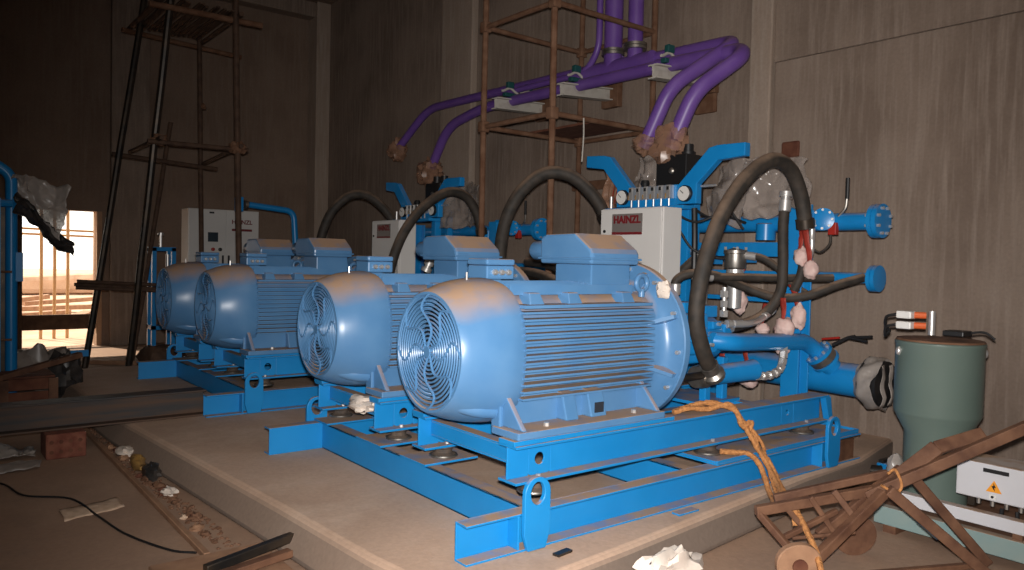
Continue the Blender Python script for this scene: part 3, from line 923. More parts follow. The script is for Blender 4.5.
# ------------------------------------------------------------------ pipe stands with flanged pipes
def pipe_stand():
    t = thing('pipe_stand', 'blue pipe stand with flanged pipe ends pointing at the grey-green tank', 'pipe stand', (5.9, 4.4, .216), 'blue pipe stands')
    for y in (3.55, 5.45):
        m = MB().box(5.72, 5.735, y - .08, y + .08, .24, 1.96).box(5.865, 5.88, y - .08, y + .08, .24, 1.96).box(5.735, 5.865, y - .008, y + .008, .24, 1.96)
        m.box(5.66, 5.90, y - .12, y + .12, .217, .24)
        m.build('stand_post', 'pipe_blue', t, smooth=0, bevel=.004)
    MB().box(5.90, 5.96, 3.60, 5.50, 1.575, 1.70).build('cross_bar', 'pipe_blue', t, smooth=0, bevel=.005)
    MB().box(5.90, 5.95, 3.60, 5.50, 1.40, 1.45).build('cross_bar', 'pipe_blue', t, smooth=0, bevel=.005)
    MB().box(5.90, 5.95, 3.60, 5.50, 1.18, 1.22).build('cross_bar', 'pipe_blue', t, smooth=0, bevel=.005)
    # upper header with flange
    m = MB().tube([(6.05, 5.60, 1.87), (6.05, 3.05, 1.87)], .072, 20)
    m.build('upper_header', 'pipe_blue', t)
    f = MB().lathe([(0, .10), (.0, .135), (.035, .135), (.037, .12), (.04, .135), (.075, .135), (.08, .06)], (6.05, 3.06, 1.87), (0, -1, 0), 32).build('end_flange', 'pipe_blue', t)
    for k in range(8):
        a = 2 * PI * (k + .5) / 8
        p = V((6.05 + .105 * math.cos(a), 3.06, 1.87 + .105 * math.sin(a)))
        MB().cyl(p + V((0, .02, 0)), p + V((0, -.10, 0)), .013, 6).build('bolt', 'chrome', f)
    MB().lathe([(0, .085), (.14, .085), (.15, .07)], (6.0, 4.0, 1.72), (0, 0, 1), 20).build('check_valve', 'pipe_blue', t)
    MB().box(5.93, 6.03, 3.66, 3.80, 1.74, 2.0).build('valve_body', 'pipe_blue', t, smooth=0, bevel=.02)
    f = MB().lathe([(-.06, .06), (.02, .06), (.03, .092), (.06, .092), (.065, .07), (.07, .05)], (5.98, 3.44, 1.885), (-1, -.35, .05), 28).build('side_flange', 'pipe_blue', t)
    for k in range(8):
        a = 2 * PI * k / 8
        ax = V((-1, -.35, .05)).normalized()
        _, s_, u_ = frame_from(ax)
        p = V((5.98, 3.44, 1.885)) + ax * .058 + (s_ * math.cos(a) + u_ * math.sin(a)) * .076
        MB().cyl(p, p + ax * .02, .011, 6).build('bolt', 'chrome', f)
    # ball valve lever
    lv = MB().tube(smooth_path([(6.0, 3.36, 1.86), (6.0, 3.32, 1.92), (6.0, 3.27, 1.98), (6.0, 3.26, 2.06)]), .011, 8).build('valve_lever', 'steel', t)
    MB().cyl((6.0, 3.26, 2.05), (6.0, 3.26, 2.22), .016, 10).build('lever_grip', 'black_plastic', lv)
    MB().box(5.95, 6.0, 3.32, 3.39, 1.76, 1.86).build('valve_stop', 'red', t, smooth=0, bevel=.006)
    # lower return
    MB().tube([(6.05, 3.80, 1.415), (6.05, 3.05, 1.415)], .043, 16).build('lower_return', 'pipe_blue', t)
    f = MB().lathe([(0, .05), (.0, .105), (.03, .105), (.032, .09), (.035, .105), (.065, .105), (.07, .05)], (6.05, 3.06, 1.415), (0, -1, 0), 30).build('end_flange', 'pipe_blue', t)
    # upper dark-blue pipe up from the post
    MB().tube(bend_path([(5.80, 3.47, 1.6), (5.80, 3.47, 2.0)], .05), .03, 14).build('riser', 'pipe_blue', t)
    # suction main
    m = MB().tube([(6.1, 5.75, .60), (6.1, 3.12, .58)], .135, 32)
    m.build('suction_main', 'pipe_blue', t)
    MB().lathe([(0, .139), (.02, .139)], (6.1, 3.62, .583), (0, -1, 0), 32).build('pipe_strap', 'steel', t)
    # bent feed pipe down to the main with butterfly valve
    m = MB().tube(bend_path([(4.66, 3.58, .94), (4.78, 3.44, .93), (5.82, 3.46, .885), (5.97, 3.38, .73)], .14), .066, 22)
    m.build('feed_elbow', 'pipe_blue', t)
    d0 = V((.62, -.33, -.66)).normalized()
    c0 = V((5.905, 3.415, .80))
    f = MB().lathe([(0, .08), (.0, .118), (.03, .118)], c0, d0, 28).build('elbow_flange', 'pipe_blue', t)
    _, s_, u_ = frame_from(d0)
    for k in range(8):
        a = 2 * PI * k / 8
        p = c0 + (s_ * math.cos(a) + u_ * math.sin(a)) * .096
        MB().cyl(p - d0 * .02, p + d0 * .01, .013, 6).build('bolt', 'chrome', f)
    MB().lathe([(.035, .112), (.09, .112)], c0, d0, 28).build('butterfly_valve', 'steel', t)
    MB().lathe([(.095, .118), (.12, .118), (.125, .08), (.19, .08)], c0, d0, 28).build('main_flange', 'pipe_blue', t)
    lv = MB().tube([(5.98, 3.33, .86), (6.02, 3.22, .93), (6.02, 3.16, .945)], .014, 8).tube([(6.02, 3.22, .93), (6.02, 3.02, .955)], .012, 8).tube([(6.02, 3.20, .93), (6.02, 3.06, .915)], .012, 8)
    lv.build('squeeze_handle', 'black_plastic', t)
    MB().tube([(6.0, 3.43, .90), (6.0, 3.28, .925)], .010, 8).build('valve_tag', 'red', t)
    return t
ps = pipe_stand()
dup(ps, SK, 'blue pipe stand with flanged pipes showing between motors, on far skid')
# plastic wrapped end of the suction main
def wrapped_end():
    JY = 3.115
    t = thing('expansion_joint', 'black rubber joint in torn grey plastic on big blue pipe end by the tank', 'pipe joint', (6.1, 3.1, .39), 'wrapped pipe ends')
    MB().lathe([(0, .14), (.03, .185), (.06, .185), (.09, .16), (.12, .16), (.15, .185), (.18, .185), (.185, .12)], (6.1, JY, .58), (0, -1, 0), 32).build('rubber_bellows', 'black_plastic', t)
    m = MB()
    def wrapf(u, v):
        a = 2 * PI * u
        d = .22 * v
        r = .15 + .052 * min(1, v * 3.0) + .012 * math.sin(a * 7 + v * 6)
        return V((6.1 + r * math.cos(a), JY + .01 - d * (.85 + .10 * math.sin(a * 3.0 + 1.2)), .58 + r * math.sin(a)))
    m.sheet(wrapf, 44, 9, amp=.010, freq=14, seed=2)
    m.build('plastic_wrap', 'pale_film', t, smooth=60)
    for dx, w_ in ((-.10, .05), (.035, .06)):
        m = MB()
        m.sheet(lambda u, v, dx=dx, w_=w_: V((6.1 + dx + (u - .5) * w_ + .02 * math.sin(v * 4), JY - .20 - .012 * math.sin(v * 9), .58 + (v - .5) * .33)), 5, 14, amp=.012, freq=12, seed=dx * 40)
        m.build('plastic_strip', 'pale_film', t, smooth=60, solid=.002)
    return t
we = wrapped_end()
dup(we, SK, 'wrapped black rubber pipe joint at the far skid, behind the motors')

# filters
def filt(loc, label):
    x, y, z = loc
    t = thing('oil_filter', label, 'filter', (x, y, z), 'steel oil filters')
    MB().lathe([(0, .03), (.01, .06), (.30, .062), (.31, .075), (.34, .075)], (x, y, z), (0, 0, 1), 26).build('filter_bowl', 'chrome', t)
    MB().lathe([(.345, .085), (.36, .092), (.47, .092), (.475, .10), (.50, .10), (.51, .06), (.52, .03)], (x, y, z), (0, 0, 1), 26).build('filter_head', 'steel', t)
    for k in range(4):
        a = PI / 4 + k * PI / 2
        MB().cyl((x + .085 * math.cos(a), y + .085 * math.sin(a), z + .505), (x + .085 * math.cos(a), y + .085 * math.sin(a), z + .53), .012, 6).build('bolt', 'chrome', t)
    MB().box(x + .095, x + .25, y - .04, y + .04, z + .40, z + .46).build('filter_bracket', 'pipe_blue', t, smooth=0)
    return t
f1 = filt((5.60, 4.02, 1.12), 'silver oil filter canister showing past the big looping hose, beside pink bags')
f2 = filt((5.50, 4.30, 1.10), 'silver oil filter canister half hidden between cabinet and big looping hose')
dup(f1, SK, 'silver oil filter canister at the far skid stand')

# ------------------------------------------------------------------ hoses
def hose(name, label, pts, r, fit0=True, fit1=True, fit='chrome', per=10, group=None, mat='rubber', wob=0.0):
    path = smooth_path(pts, per)
    a, b = path[0], path[-1]
    t = thing(name, label, 'hose', a, group)
    MB().tube(path, r, 16, wobble=wob).build('hose_tube', mat, t, smooth=60)
    for on, p, q in ((fit0, path[0], path[1]), (fit1, path[-1], path[-2])):
        if on:
            d = (p - q).normalized()
            MB().lathe([(-.09, r * 1.0), (-.085, r * 1.16), (0, r * 1.16), (.004, r * .8), (.03, r * .8), (.032, r * 1.25), (.07, r * 1.25), (.075, r * .7)], p, d, 12).build('hose_coupling', fit, t)
    return t
h1 = hose('suction_hose', 'thick dusty black hose looping high from the pump over the gauge board end',
          [(4.46, 3.36, .74), (4.31, 3.33, .90), (4.21, 3.32, 1.14), (4.25, 3.31, 1.45), (4.40, 3.30, 1.80), (4.65, 3.29, 2.09), (4.95, 3.28, 2.26), (5.20, 3.28, 2.22), (5.36, 3.28, 2.03), (5.44, 3.28, 1.80)], .055, False, False, group='large looping hoses')
MB().lathe([(0, .070), (.07, .070), (.075, .055)], (5.425, 3.28, 1.86), (.25, 0, -1), 14).build('hose_coupling', 'dark_steel', h1)
MB().lathe([(0, .066), (.06, .066), (.065, .055), (.09, .082), (.12, .082)], (4.40, 3.35, .80), (.6, 0.1, -.6), 14).build('hose_coupling', 'steel', h1)
h2 = hose('suction_hose', 'thick dusty black hose arching from behind the second motor to the cabinet top',
          [(4.55, 5.95, 1.30), (4.58, 6.00, 1.55), (4.66, 6.02, 1.88), (4.78, 5.95, 2.16), (4.98, 5.83, 2.35), (5.18, 5.66, 2.33), (5.38, 5.52, 2.12), (5.48, 5.45, 1.90)], .064, False, True, 'dark_steel', group='large looping hoses')
dup(h1, (.02, 4.24, 0), 'thick black hose arching in front of the far white cabinet')
dup(h2, (.02, 4.20, 0), 'thick black hose arching over the third motor by the dark wall')

hoses = []
hoses.append(hose('pressure_hose', 'dusty hose with a silver elbow crossing behind the big loop to the lower flange pipe',
     [(4.86, 4.05, 1.25), (4.86, 4.04, 1.36), (4.93, 3.96, 1.42), (5.10, 3.85, 1.41), (5.35, 3.78, 1.33), (5.52, 3.60, 1.25), (5.62, 3.38, 1.26), (5.80, 3.20, 1.36), (6.0, 3.10, 1.42)], .036, True, False, group='pressure hoses'))
hoses.append(hose('pressure_hose', 'vertical black hose hanging along the blue post then curling to the pump top',
     [(5.55, 3.53, 2.02), (5.53, 3.53, 1.80), (5.53, 3.52, 1.50), (5.50, 3.52, 1.28), (5.40, 3.60, 1.10), (5.20, 3.68, 1.02), (4.98, 3.66, 1.01)], .042, True, True, group='pressure hoses'))
hoses.append(hose('pressure_hose', 'black hose passing from the silver filter toward the pink bags',
     [(5.62, 3.93, 1.58), (5.66, 3.80, 1.56), (5.70, 3.68, 1.48), (5.72, 3.58, 1.36), (5.76, 3.45, 1.28)], .030, True, False, group='pressure hoses'))
hoses.append(hose('pressure_hose', 'straight dusty hose running level beside the filter to the blue post',
     [(5.0, 3.90, 1.395), (5.3, 3.74, 1.40), (5.6, 3.55, 1.40), (5.9, 3.30, 1.41)], .032, True, False, group='pressure hoses'))
hoses.append(hose('pressure_hose', 'dusty hose emerging from under the white cabinet edge behind the loop',
     [(5.35, 4.55, 1.28), (5.40, 4.42, 1.44), (5.45, 4.30, 1.56), (5.5, 4.18, 1.64)], .040, False, False, group='pressure hoses'))
hoses.append(hose('pressure_hose', 'short steel-elbowed hose on the pump top below the pink bags',
     [(4.95, 3.55, 1.05), (5.10, 3.52, 1.05), (5.30, 3.56, 1.07), (5.45, 3.58, 1.12)], .026, True, True, mat='chrome', group='pressure hoses'))
hoses.append(hose('pressure_hose', 'black hose pair end curling beside the blue post top under plastic sheet',
     [(5.66, 3.42, 1.92), (5.66, 3.42, 1.70), (5.64, 3.42, 1.46), (5.60, 3.46, 1.30)], .036, True, False, group='pressure hoses'))
hoses.append(hose('pressure_hose', 'thin black control line curving below the red valve stop',
     [(5.95, 3.36, 1.76), (5.95, 3.37, 1.68), (5.95, 3.45, 1.62), (5.92, 3.52, 1.66)], .011, False, False, group='pressure hoses'))
hoses.append(hose('pressure_hose', 'bare steel elbow line below the side flange and above pink bags',
     [(5.70, 3.38, 1.80), (5.70, 3.38, 1.62), (5.70, 3.42, 1.52)], .022, True, False, mat='chrome', group='pressure hoses'))
for h in hoses[:3]:
    pass
lab2 = ['fat black hose low between the two terminal boxes, lowest of three', 'fat black hose between the two terminal boxes, middle of three', 'fat black hose between the two terminal boxes, topmost of three']
for i, (z, dx) in enumerate(((1.375, 0.0), (1.46, .10), (1.545, .20))):
    hose('pressure_hose', lab2[i], [(4.10 + dx, 4.55, z - .06), (4.22 + dx, 4.85, z - .02), (4.36 + dx, 5.20, z + .01), (4.50 + dx, 5.60, z + .02)], .040, False, False, group='hoses between terminal boxes')
hose('pressure_hose', 'black hose with silver bend behind the second terminal box by the far cabinet',
     [(4.3, 6.85, 1.42), (4.34, 6.80, 1.55), (4.42, 6.62, 1.58), (4.55, 6.30, 1.55), (4.6, 6.0, 1.50)], .045, True, False, group='hoses between terminal boxes')
# cable bundles by the cabinet
for i, pts in enumerate(([(5.42, 4.33, 1.98), (5.40, 4.30, 1.70), (5.38, 4.28, 1.35), (5.36, 4.27, .95)],
                         [(5.45, 4.36, 1.98), (5.48, 4.20, 1.90), (5.50, 4.05, 1.97), (5.6, 3.95, 1.80)],
                         [(5.30, 4.40, 1.80), (5.36, 4.28, 1.62), (5.50, 4.10, 1.55), (5.7, 3.98, 1.60)],
                         [(5.30, 4.55, 1.99), (5.38, 4.30, 1.86), (5.5, 4.12, 1.92), (5.7, 4.0, 1.86)])):
    tag(MB().tube(smooth_path(pts), .026 if i == 0 else .011, 10).build('cable', 'black_plastic'),
        ('thick black cable bundle hanging beside the white cabinet under the gauge board',
         'thin black cable looping from the gauge board toward the plastic sheet',
         'thin black cable slanting down from cabinet side to the blue cross bar',
         'thin black cable from cabinet top passing under the gauge')[i], 'cable', 'cables by the cabinet')
t = thing('pipe_fitting', 'shiny jointed elbow fitting under the bent blue feed pipe', 'fitting', (5.2, 3.42, .66), 'stacked steel fittings')
pts = smooth_path([(5.02, 3.40, .67), (5.20, 3.40, .66), (5.36, 3.41, .69), (5.42, 3.42, .78), (5.44, 3.43, .88)], 4)
for k in range(0, len(pts) - 1, 2):
    d = (pts[k + 1] - pts[k]).normalized()
    MB().cyl(pts[k], pts[k] + d * .045, .034, 6).build('hex_nut', 'chrome', t)
MB().tube(pts, .022, 10).build('stem', 'chrome', t)
# steel fittings standing on the pump
for i, (x, y, z) in enumerate(((4.86, 4.05, 1.02), (4.92, 3.62, 1.10), (4.0, 6.0, 1.5))[:2]):
    t = thing('pipe_fitting', ('shiny stacked nuts of the fitting next to the flange rim', 'shiny stacked nuts of the fitting in front of the silver filter')[i], 'fitting', (x, y, z), 'stacked steel fittings')
    for k in range(3):
        MB().cyl((x, y, z + k * .075), (x, y, z + k * .075 + .05), .034 - .004 * (k % 2), 6).build('hex_nut', 'chrome', t)
        MB().cyl((x, y, z + k * .075 + .05), (x, y, z + k * .075 + .076), .020, 12).build('stem', 'chrome', t)

# ------------------------------------------------------------------ pink bags tied with red bands
bags = [((5.62, 3.42, 1.58), (.05, .055, .075), 'upper one below the side flange'),
        ((5.62, 3.33, 1.475), (.055, .065, .075), 'lower one below the side flange, by the curved steel line'),
        ((5.62, 3.42, 1.10), (.055, .06, .10), 'tall one against the blue post below the crossing hoses'),
        ((5.50, 3.47, 1.01), (.06, .085, .08), 'plump one resting above the bent blue feed pipe'),
        ((5.45, 3.63, .985), (.05, .06, .05), 'small one beside the steel elbow'),
        ((5.72, 4.06, 1.20), (.05, .08, .13), 'long one behind the silver filter'),
        ((5.52, 3.50, .845), (.05, .07, .05), 'flat one below the bent blue feed pipe'),
        ((5.70, 3.92, .51), (.07, .09, .065), 'pale one low on the skid near the suction main'),
        ((5.70, 4.12, .50), (.06, .06, .065), 'second low one on the skid near the suction main')]
for i, (c, r, d) in enumerate(bags):
    t = thing('desiccant_bag', 'pink bag with red tie, ' + d, 'bag', c, 'pink bags on the pipework')
    MB().blob(c, r, 18, 12, amp=.35, freq=1.8, seed=i * 3.7).build('bag_body', 'pink_bag', t, smooth=70)
    up = .26 if i in (0, 1, 7) else .17
    top = V(c) + V((0, 0, r[2] * .8))
    m = MB()
    def bandf(u, v, top=top, up=up, i=i):
        return V((top.x - .02 + .01 * math.sin(v * 5), top.y + (u - .5) * (.03 + .03 * v) + .06 * v * math.sin(i), top.z + up * v))
    m.sheet(bandf, 3, 8, amp=.012, freq=12, seed=i)
    m.build('red_band', 'red_band', t, smooth=60, solid=.004)

# ------------------------------------------------------------------ plastic sheets
def drape(name, label, y0, y1, x, z0, z1, seed, mat='clear_film', lean=.1):
    m = MB()
    def f(u, v):
        return V((x + lean * (v - .5) + .05 * math.sin(u * 7 + seed), y0 + (y1 - y0) * u + .035 * math.sin(v * 3.3 + seed) , z0 + (z1 - z0) * v + .035 * math.sin(u * 3.0 + 1.1 + seed) * (1 if v > .5 else -1)))
    m.sheet(f, 40, 30, amp=.055, freq=5.0, seed=seed)
    return tag(m.build(name, mat, smooth=60, solid=.002), label, 'plastic sheet', 'plastic sheets over the pipework')
drape('plastic_sheet', 'crumpled clear plastic sheet hanging behind the big loop, beside the horn arm', 4.02, 4.42, 5.75, 1.86, 2.42, 1.0)
drape('plastic_sheet', 'crumpled clear plastic sheet seen through the big hose loop', 3.40, 3.98, 5.68, 1.94, 2.36, 4.0)
drape('plastic_sheet', 'clear plastic sheet hanging by the far horn arm between the hoses', 7.75, 8.55, 5.60, 1.90, 2.42, 11.0)
drape('plastic_sheet', 'clear plastic sheet draped left of the black valve block near purple ends', 4.95, 5.30, 5.65, 2.10, 2.55, 14.0)['label'] = 'clear plastic sheet draped between black valve block and the farther horn arm'
drape('plastic_sheet', 'brown-tinted plastic sheet hanging under the horn arm by the cabinet corner', 5.36, 5.55, 5.55, 1.95, 2.40, 17.0, 'dusty_film')
t = tag(MB().bar((5.50, 5.42, 1.98), (5.54, 5.36, 2.38), .05, .008, up=(1, 0, 0)).build('red_ribbon', 'red_band'), 'red ribbon hanging beside the cabinet under the horn arm', 'ribbon')

# ------------------------------------------------------------------ purple pipework
def purple(label, pts, r, rad=.3, group='purple pipe runs'):
    return tag(MB().tube(bend_path(pts, rad, 8), r, 20).build('purple_pipe', 'purple', smooth=60), label, 'pipe', group)
purple('purple pipe bending down over the far skid, its upper run on the brackets',
       [(6.45, 11.25, 3.30), (6.60, 10.62, 3.86), (6.60, 9.2, 3.85), (6.55, 6.4, 3.80), (6.48, 6.30, 3.80)], .062)
purple('purple pipe bending down over the far skid, lower and nearer run',
       [(6.30, 10.0, 2.86), (6.30, 9.58, 3.42), (6.28, 8.66, 3.57), (6.28, 5.55, 3.56)], .068)
purple('purple pipe that hooks round beside the wall and drops to the black block, inner one',
       [(6.50, 6.0, 3.74), (6.50, 4.80, 3.71), (6.35, 4.68, 3.63), (5.78, 4.95, 3.18), (5.72, 5.21, 2.62)], .072, .17)
purple('purple pipe that hooks round beside the wall and drops to the black block, outer one',
       [(6.26, 5.55, 3.56), (6.26, 4.50, 3.53), (6.10, 4.38, 3.42), (5.74, 4.62, 3.09), (5.68, 4.84, 2.58)], .076, .17)
purple('thick purple header pipe on the brackets below the risers', [(6.42, 7.0, 3.70), (6.42, 5.75, 3.70)], .105)
purple('thick purple riser going up to the ceiling, beside the thin bent one', [(6.42, 6.36, 3.72), (6.42, 6.36, HC)], .105)
purple('thick purple riser going up to the ceiling on the wall pier side', [(6.42, 6.02, 3.72), (6.42, 6.02, HC)], .085)
purple('thin purple pipe bending from the run up beside the thick riser', [(6.36, 8.3, 3.72), (6.36, 6.75, 3.72), (6.36, 6.53, 3.95), (6.36, 6.53, HC)], .038, .28)
for i, y in enumerate((6.36, 6.02)):
    tag(MB().lathe([(0, .13), (.03, .13), (.032, .11), (.036, .13), (.066, .13)], (6.42, y, 3.86), (0, 0, 1), 24).build('flange_collar', 'steel'),
        ('steel flange collar on the thick purple riser beside the thin pipe', 'steel flange collar on the slimmer purple riser')[i], 'flange', 'riser collars')
# wrapped ends
for i, (c, r) in enumerate((((5.72, 5.20, 2.66), (.11, .13, .10)), ((5.67, 4.84, 2.58), (.12, .18, .20)), ((6.45, 11.3, 3.25), (.15, .16, .18)), ((6.30, 10.05, 2.78), (.18, .24, .20)))):
    tag(MB().blob(c, r, 22, 14, amp=.5, freq=2.6, seed=i * 5 + 1).build('plastic_wrap', 'dusty_film', smooth=25),
        'dusty plastic wrapped round the end of purple pipe, ' + ('inner hooked pipe', 'outer hooked pipe above black block', 'upper far pipe', 'lower far pipe')[i], 'plastic wrap', 'wrapped purple ends')
# brackets with clamps
def bracket(y0, y1, z0, z1, label, ys):
    t = thing('wall_bracket', label, 'bracket', (6.9, y1, z1), 'pale pipe brackets')
    m = MB()
    p, q = V((5.98, y0, z0)), V((6.82, y1, z1))
    d = (q - p)
    n = V((-d.y, d.x, 0)).normalized()
    for dz, h, wd in ((0, .014, .12), (-.13, .014, .12)):
        m.bar(p + V((0, 0, dz)), q + V((0, 0, dz)), wd, h)
    m.bar(p + V((0, 0, -.065)), q + V((0, 0, -.065)), .012, .116)
    m.build('bracket_beam', 'bracket_white', t, smooth=0)
    MB().box(6.80, 6.885, y1 - .14, y1 + .14, z1 - .22, z1 + .10).build('fixing_plate', 'rust', t, smooth=0, bevel=.008)
    for k, f in enumerate(ys):
        c = p + d * f
        cl = MB().box(c.x - .10, c.x + .10, c.y - .035, c.y + .035, c.z + .035, c.z + .085).build('pipe_clamp', 'clamp_green', t, smooth=0, bevel=.01)
        w = MB()
        pts = []
        for i in range(13):
            u = i / 12
            pts.append((c.x - .13 + .26 * u, c.y, c.z + .10 + .05 * math.sin(u * PI) ** 2))
        w.tube(pts, .016, 6)
        w.build('clamp_strap', 'bracket_white', cl)
        MB().box(c.x - .05, c.x + .05, c.y - .03, c.y + .03, c.z + .15, c.z + .23).build('clamp_cap', 'clamp_green', cl, smooth=0, bevel=.01)
    return t
bracket(8.02, 8.05, 3.56, 3.60, 'pale steel bracket carrying purple pipes, behind the scaffold post', (.30, .68))
bracket(6.76, 6.78, 3.54, 3.60, 'pale steel bracket carrying purple pipes below the thick header', (.30, .68))
bracket(5.36, 5.36, 3.50, 3.55, 'pale steel bracket under the hooked purple pipes with rusty wall plate', (.30, .65))
# brick infill patches in the wall
structure(MB().box(XW - .055, XW, 5.24, 5.52, 3.13, 3.40).build('wall_patch', 'rust', smooth=0, bevel=.02))
structure(MB().box(XW - .065, XW, 4.22, 4.42, 2.56, 2.72).build('wall_patch_panel', 'crate_red', smooth=0, bevel=.02))
structure(MB().box(XW - .03, XW, 6.6, 7.5, 2.40, 2.52).build('wall_patch_strip', 'rust', smooth=0, bevel=.02))

# ------------------------------------------------------------------ scaffold tower by the wall
def pole(m, p, q, r=.026, jit=.004):
    p, q = V(p), V(q)
    n = 7
    pts = [p.lerp(q, i / n) + V((random.uniform(-jit, jit), random.uniform(-jit, jit), 0)) for i in range(n + 1)]
    return m.tube(pts, r, 10)
sc = thing('scaffold_tower', 'rusty pipe scaffold tower standing between the two skids by the purple pipes', 'scaffold', (5.9, 6.5, 0))
A, B, Cc, D = (5.12, 7.06), (5.12, 5.90), (6.62, 5.92), (6.62, 7.10)
for (x, y) in (A, B, Cc, D):
    z1 = 6.3
    pole(MB(), (x, y, 0), (x, y, z1), .034).build('scaffold_post', 'rust', sc)
zl, zu = 2.97, 4.07
for (p, q) in ((A, B), (B, Cc), (Cc, D), (D, A)):
    o = 0.0
    for z in (zl, zu):
        pole(MB(), (*p, z), (*q, z), .028).build('scaffold_ledger', 'rust', sc)
for (x, y) in (A, B, D):
    for z in (zl, zu):
        MB().box(x - .05, x + .05, y - .05, y + .05, z - .06, z + .06).build('scaffold_coupler', 'rust', sc, smooth=0, bevel=.015)
MB().box(5.9, 6.5, 6.0, 7.2, zl + .03, zl + .055).build('working_board', 'crate_red', sc, smooth=0)
tag(MB().tube(smooth_path([(5.52, 5.865, 2.97), (5.53, 5.87, 2.78), (5.51, 5.865, 2.52)]), .008, 6).build('hanging_wire', 'bracket_white'), 'pale wire hanging from the rusty scaffold ledger', 'wire')

# ------------------------------------------------------------------ leaning scaffold on the dark side
ls = thing('leaning_scaffold', 'dark pipe scaffold leaning up to a slatted platform beside the doorway', 'scaffold', (2.9, 10.8, FZ))
pole(MB(), (2.07, 12.44, FZ), (2.80, 12.2, 5.35), .045).build('leaning_pole', 'dark_steel', ls)
pole(MB(), (2.45, 11.57, FZ), (2.80, 10.72, 5.25), .045).build('leaning_pole', 'dark_steel', ls)
pole(MB(), (2.70, 12.5, FZ), (3.22, 12.5, 3.45), .032).build('leaning_pole', 'rust_dark', ls)
pole(MB(), (3.72, 12.5, FZ), (3.62, 12.5, 4.95), .036).build('platform_post', 'rust_dark', ls)
pole(MB(), (3.70, 10.72, FZ), (3.57, 10.72, 5.3), .040).build('platform_post', 'rust_dark', ls)
PZ = 4.66
pole(MB(), (2.50, 12.32, PZ), (4.32, 12.68, PZ), .034).build('platform_ledger', 'rust', ls)
pole(MB(), (2.50, 10.78, PZ), (3.95, 10.74, PZ), .040).build('platform_ledger', 'rust', ls)
pole(MB(), (2.62, 12.55, PZ + .06), (2.60, 10.55, PZ + .06), .032).build('platform_ledger', 'rust_dark', ls)
pole(MB(), (3.66, 12.65, PZ + .06), (3.62, 10.6, PZ + .06), .032).build('platform_ledger', 'rust_dark', ls)
for k in range(14):
    u = k / 13
    p = V((2.68 + .90 * u, 12.45 + .05 * math.sin(k), PZ + .10))
    q = V((2.66 + .90 * u + .03 * math.sin(k * 2.3), 10.68 + .05 * math.sin(k * 1.7), PZ + .10))
    MB().bar(p, q, .042, .02).build('platform_slat', 'rust_dark', ls)
pole(MB(), (2.50, 10.80, 2.91), (3.78, 10.75, 2.92), .032).build('middle_ledger', 'rust_dark', ls)
pole(MB(), (2.40, 12.40, 2.88), (3.90, 12.45, 2.80), .034).build('middle_ledger', 'rust_dark', ls)
pole(MB(), (2.66, 12.5, 2.95), (2.62, 10.6, 2.95), .030).build('middle_ledger', 'rust_dark', ls)
pole(MB(), (3.69, 12.6, 2.86), (3.64, 10.6, 2.95), .030).build('middle_ledger', 'rust_dark', ls)
for (x, y, z, r) in ((3.67, 12.5, 3.75, .05), (3.63, 10.72, 2.93, .085), (2.66, 10.85, 2.95, .075)):
    MB().blob((x, y, z), (r * 1.3, r, r), amp=.6, freq=3, seed=x).build('lashing', 'rust', ls)
for k, (dz, y) in enumerate(((0, 11.9), (.05, 11.75), (-.04, 11.8))):
    pole(MB(), (1.85, y, 1.02 + dz), (2.95 + .2 * k, y - .25, .96 + dz), .025).build('tie_pole', 'rust_dark', ls)

# ------------------------------------------------------------------ two-door cabinet at the back wall
def tall_cabinet():
    x0, x1, y0, y1, z0, z1 = 3.79, 4.99, 13.6, 14.0, 0.0, 2.235
    t = thing('switchgear_cabinet', 'tall white two-door switch cabinet standing before the far dark wall', 'cabinet', ((x0 + x1) / 2, 13.8, FZ))
    MB().box(x0, x1, y0, y1, FZ + .1, z1).build('cabinet_body', 'cabinet_white', t, smooth=0, bevel=.01)
    MB().box(x0 + .02, x1 - .02, y0 + .02, y1 - .02, FZ, FZ + .1).build('plinth_base', 'black_plastic', t, smooth=0)
    xm = x0 + .62
    d1 = MB().box(x0 + .012, xm - .006, y0 - .02, y0 - .002, FZ + .13, z1 - .02).build('door', 'cabinet_white', t, smooth=0, bevel=.005)
    d2 = MB().box(xm + .006, x1 - .012, y0 - .02, y0 - .002, FZ + .13, z1 - .02).build('door', 'cabinet_white', t, smooth=0, bevel=.005)
    s = MB().box(x0 + .30, x0 + .50, y0 - .03, y0 - .021, 1.66, 1.86).build('display_bezel', 'cabinet_white', d1, smooth=0, bevel=.004)
    MB().box(x0 + .315, x0 + .485, y0 - .034, y0 - .031, 1.68, 1.84).build('display', 'screen', d1, smooth=0)
    for i, x in enumerate((x0 + .40, x0 + .52)):
        MB().lathe([(0, .03), (.03, .03), (.035, .02)], (x, y0 - .021, 1.55), (0, -1, 0), 14).build('push_button', ('red', 'black_plastic')[i], d1)
    for x in (xm - .05, xm + .05):
        MB().box(x - .015, x + .015, y0 - .035, y0 - .021, 1.30, 1.45).build('door_handle', 'black_plastic', d1 if x < xm else d2, smooth=0)
    n = MB().box(xm + .10, xm + .45, y0 - .024, y0 - .021, 1.87, 2.08).build('nameplate', 'cabinet_white', d2, smooth=0)
    text_mesh('lettering', 'HAINZL', .10, 'letter_red', d2, (xm + .275, y0 - .026, 2.03), (1, 0, 0), (0, 0, 1), .001, .003)
    MB().box(xm + .10, xm + .45, y0 - .027, y0 - .0245, 1.875, 1.915).build('red_stripe', 'letter_red', d2, smooth=0)
    MB().box(x0 + .34, x0 + .42, y0 - .024, y0 - .021, 2.16, 2.19).build('badge', 'black_plastic', d1, smooth=0)
    return t
tall_cabinet()
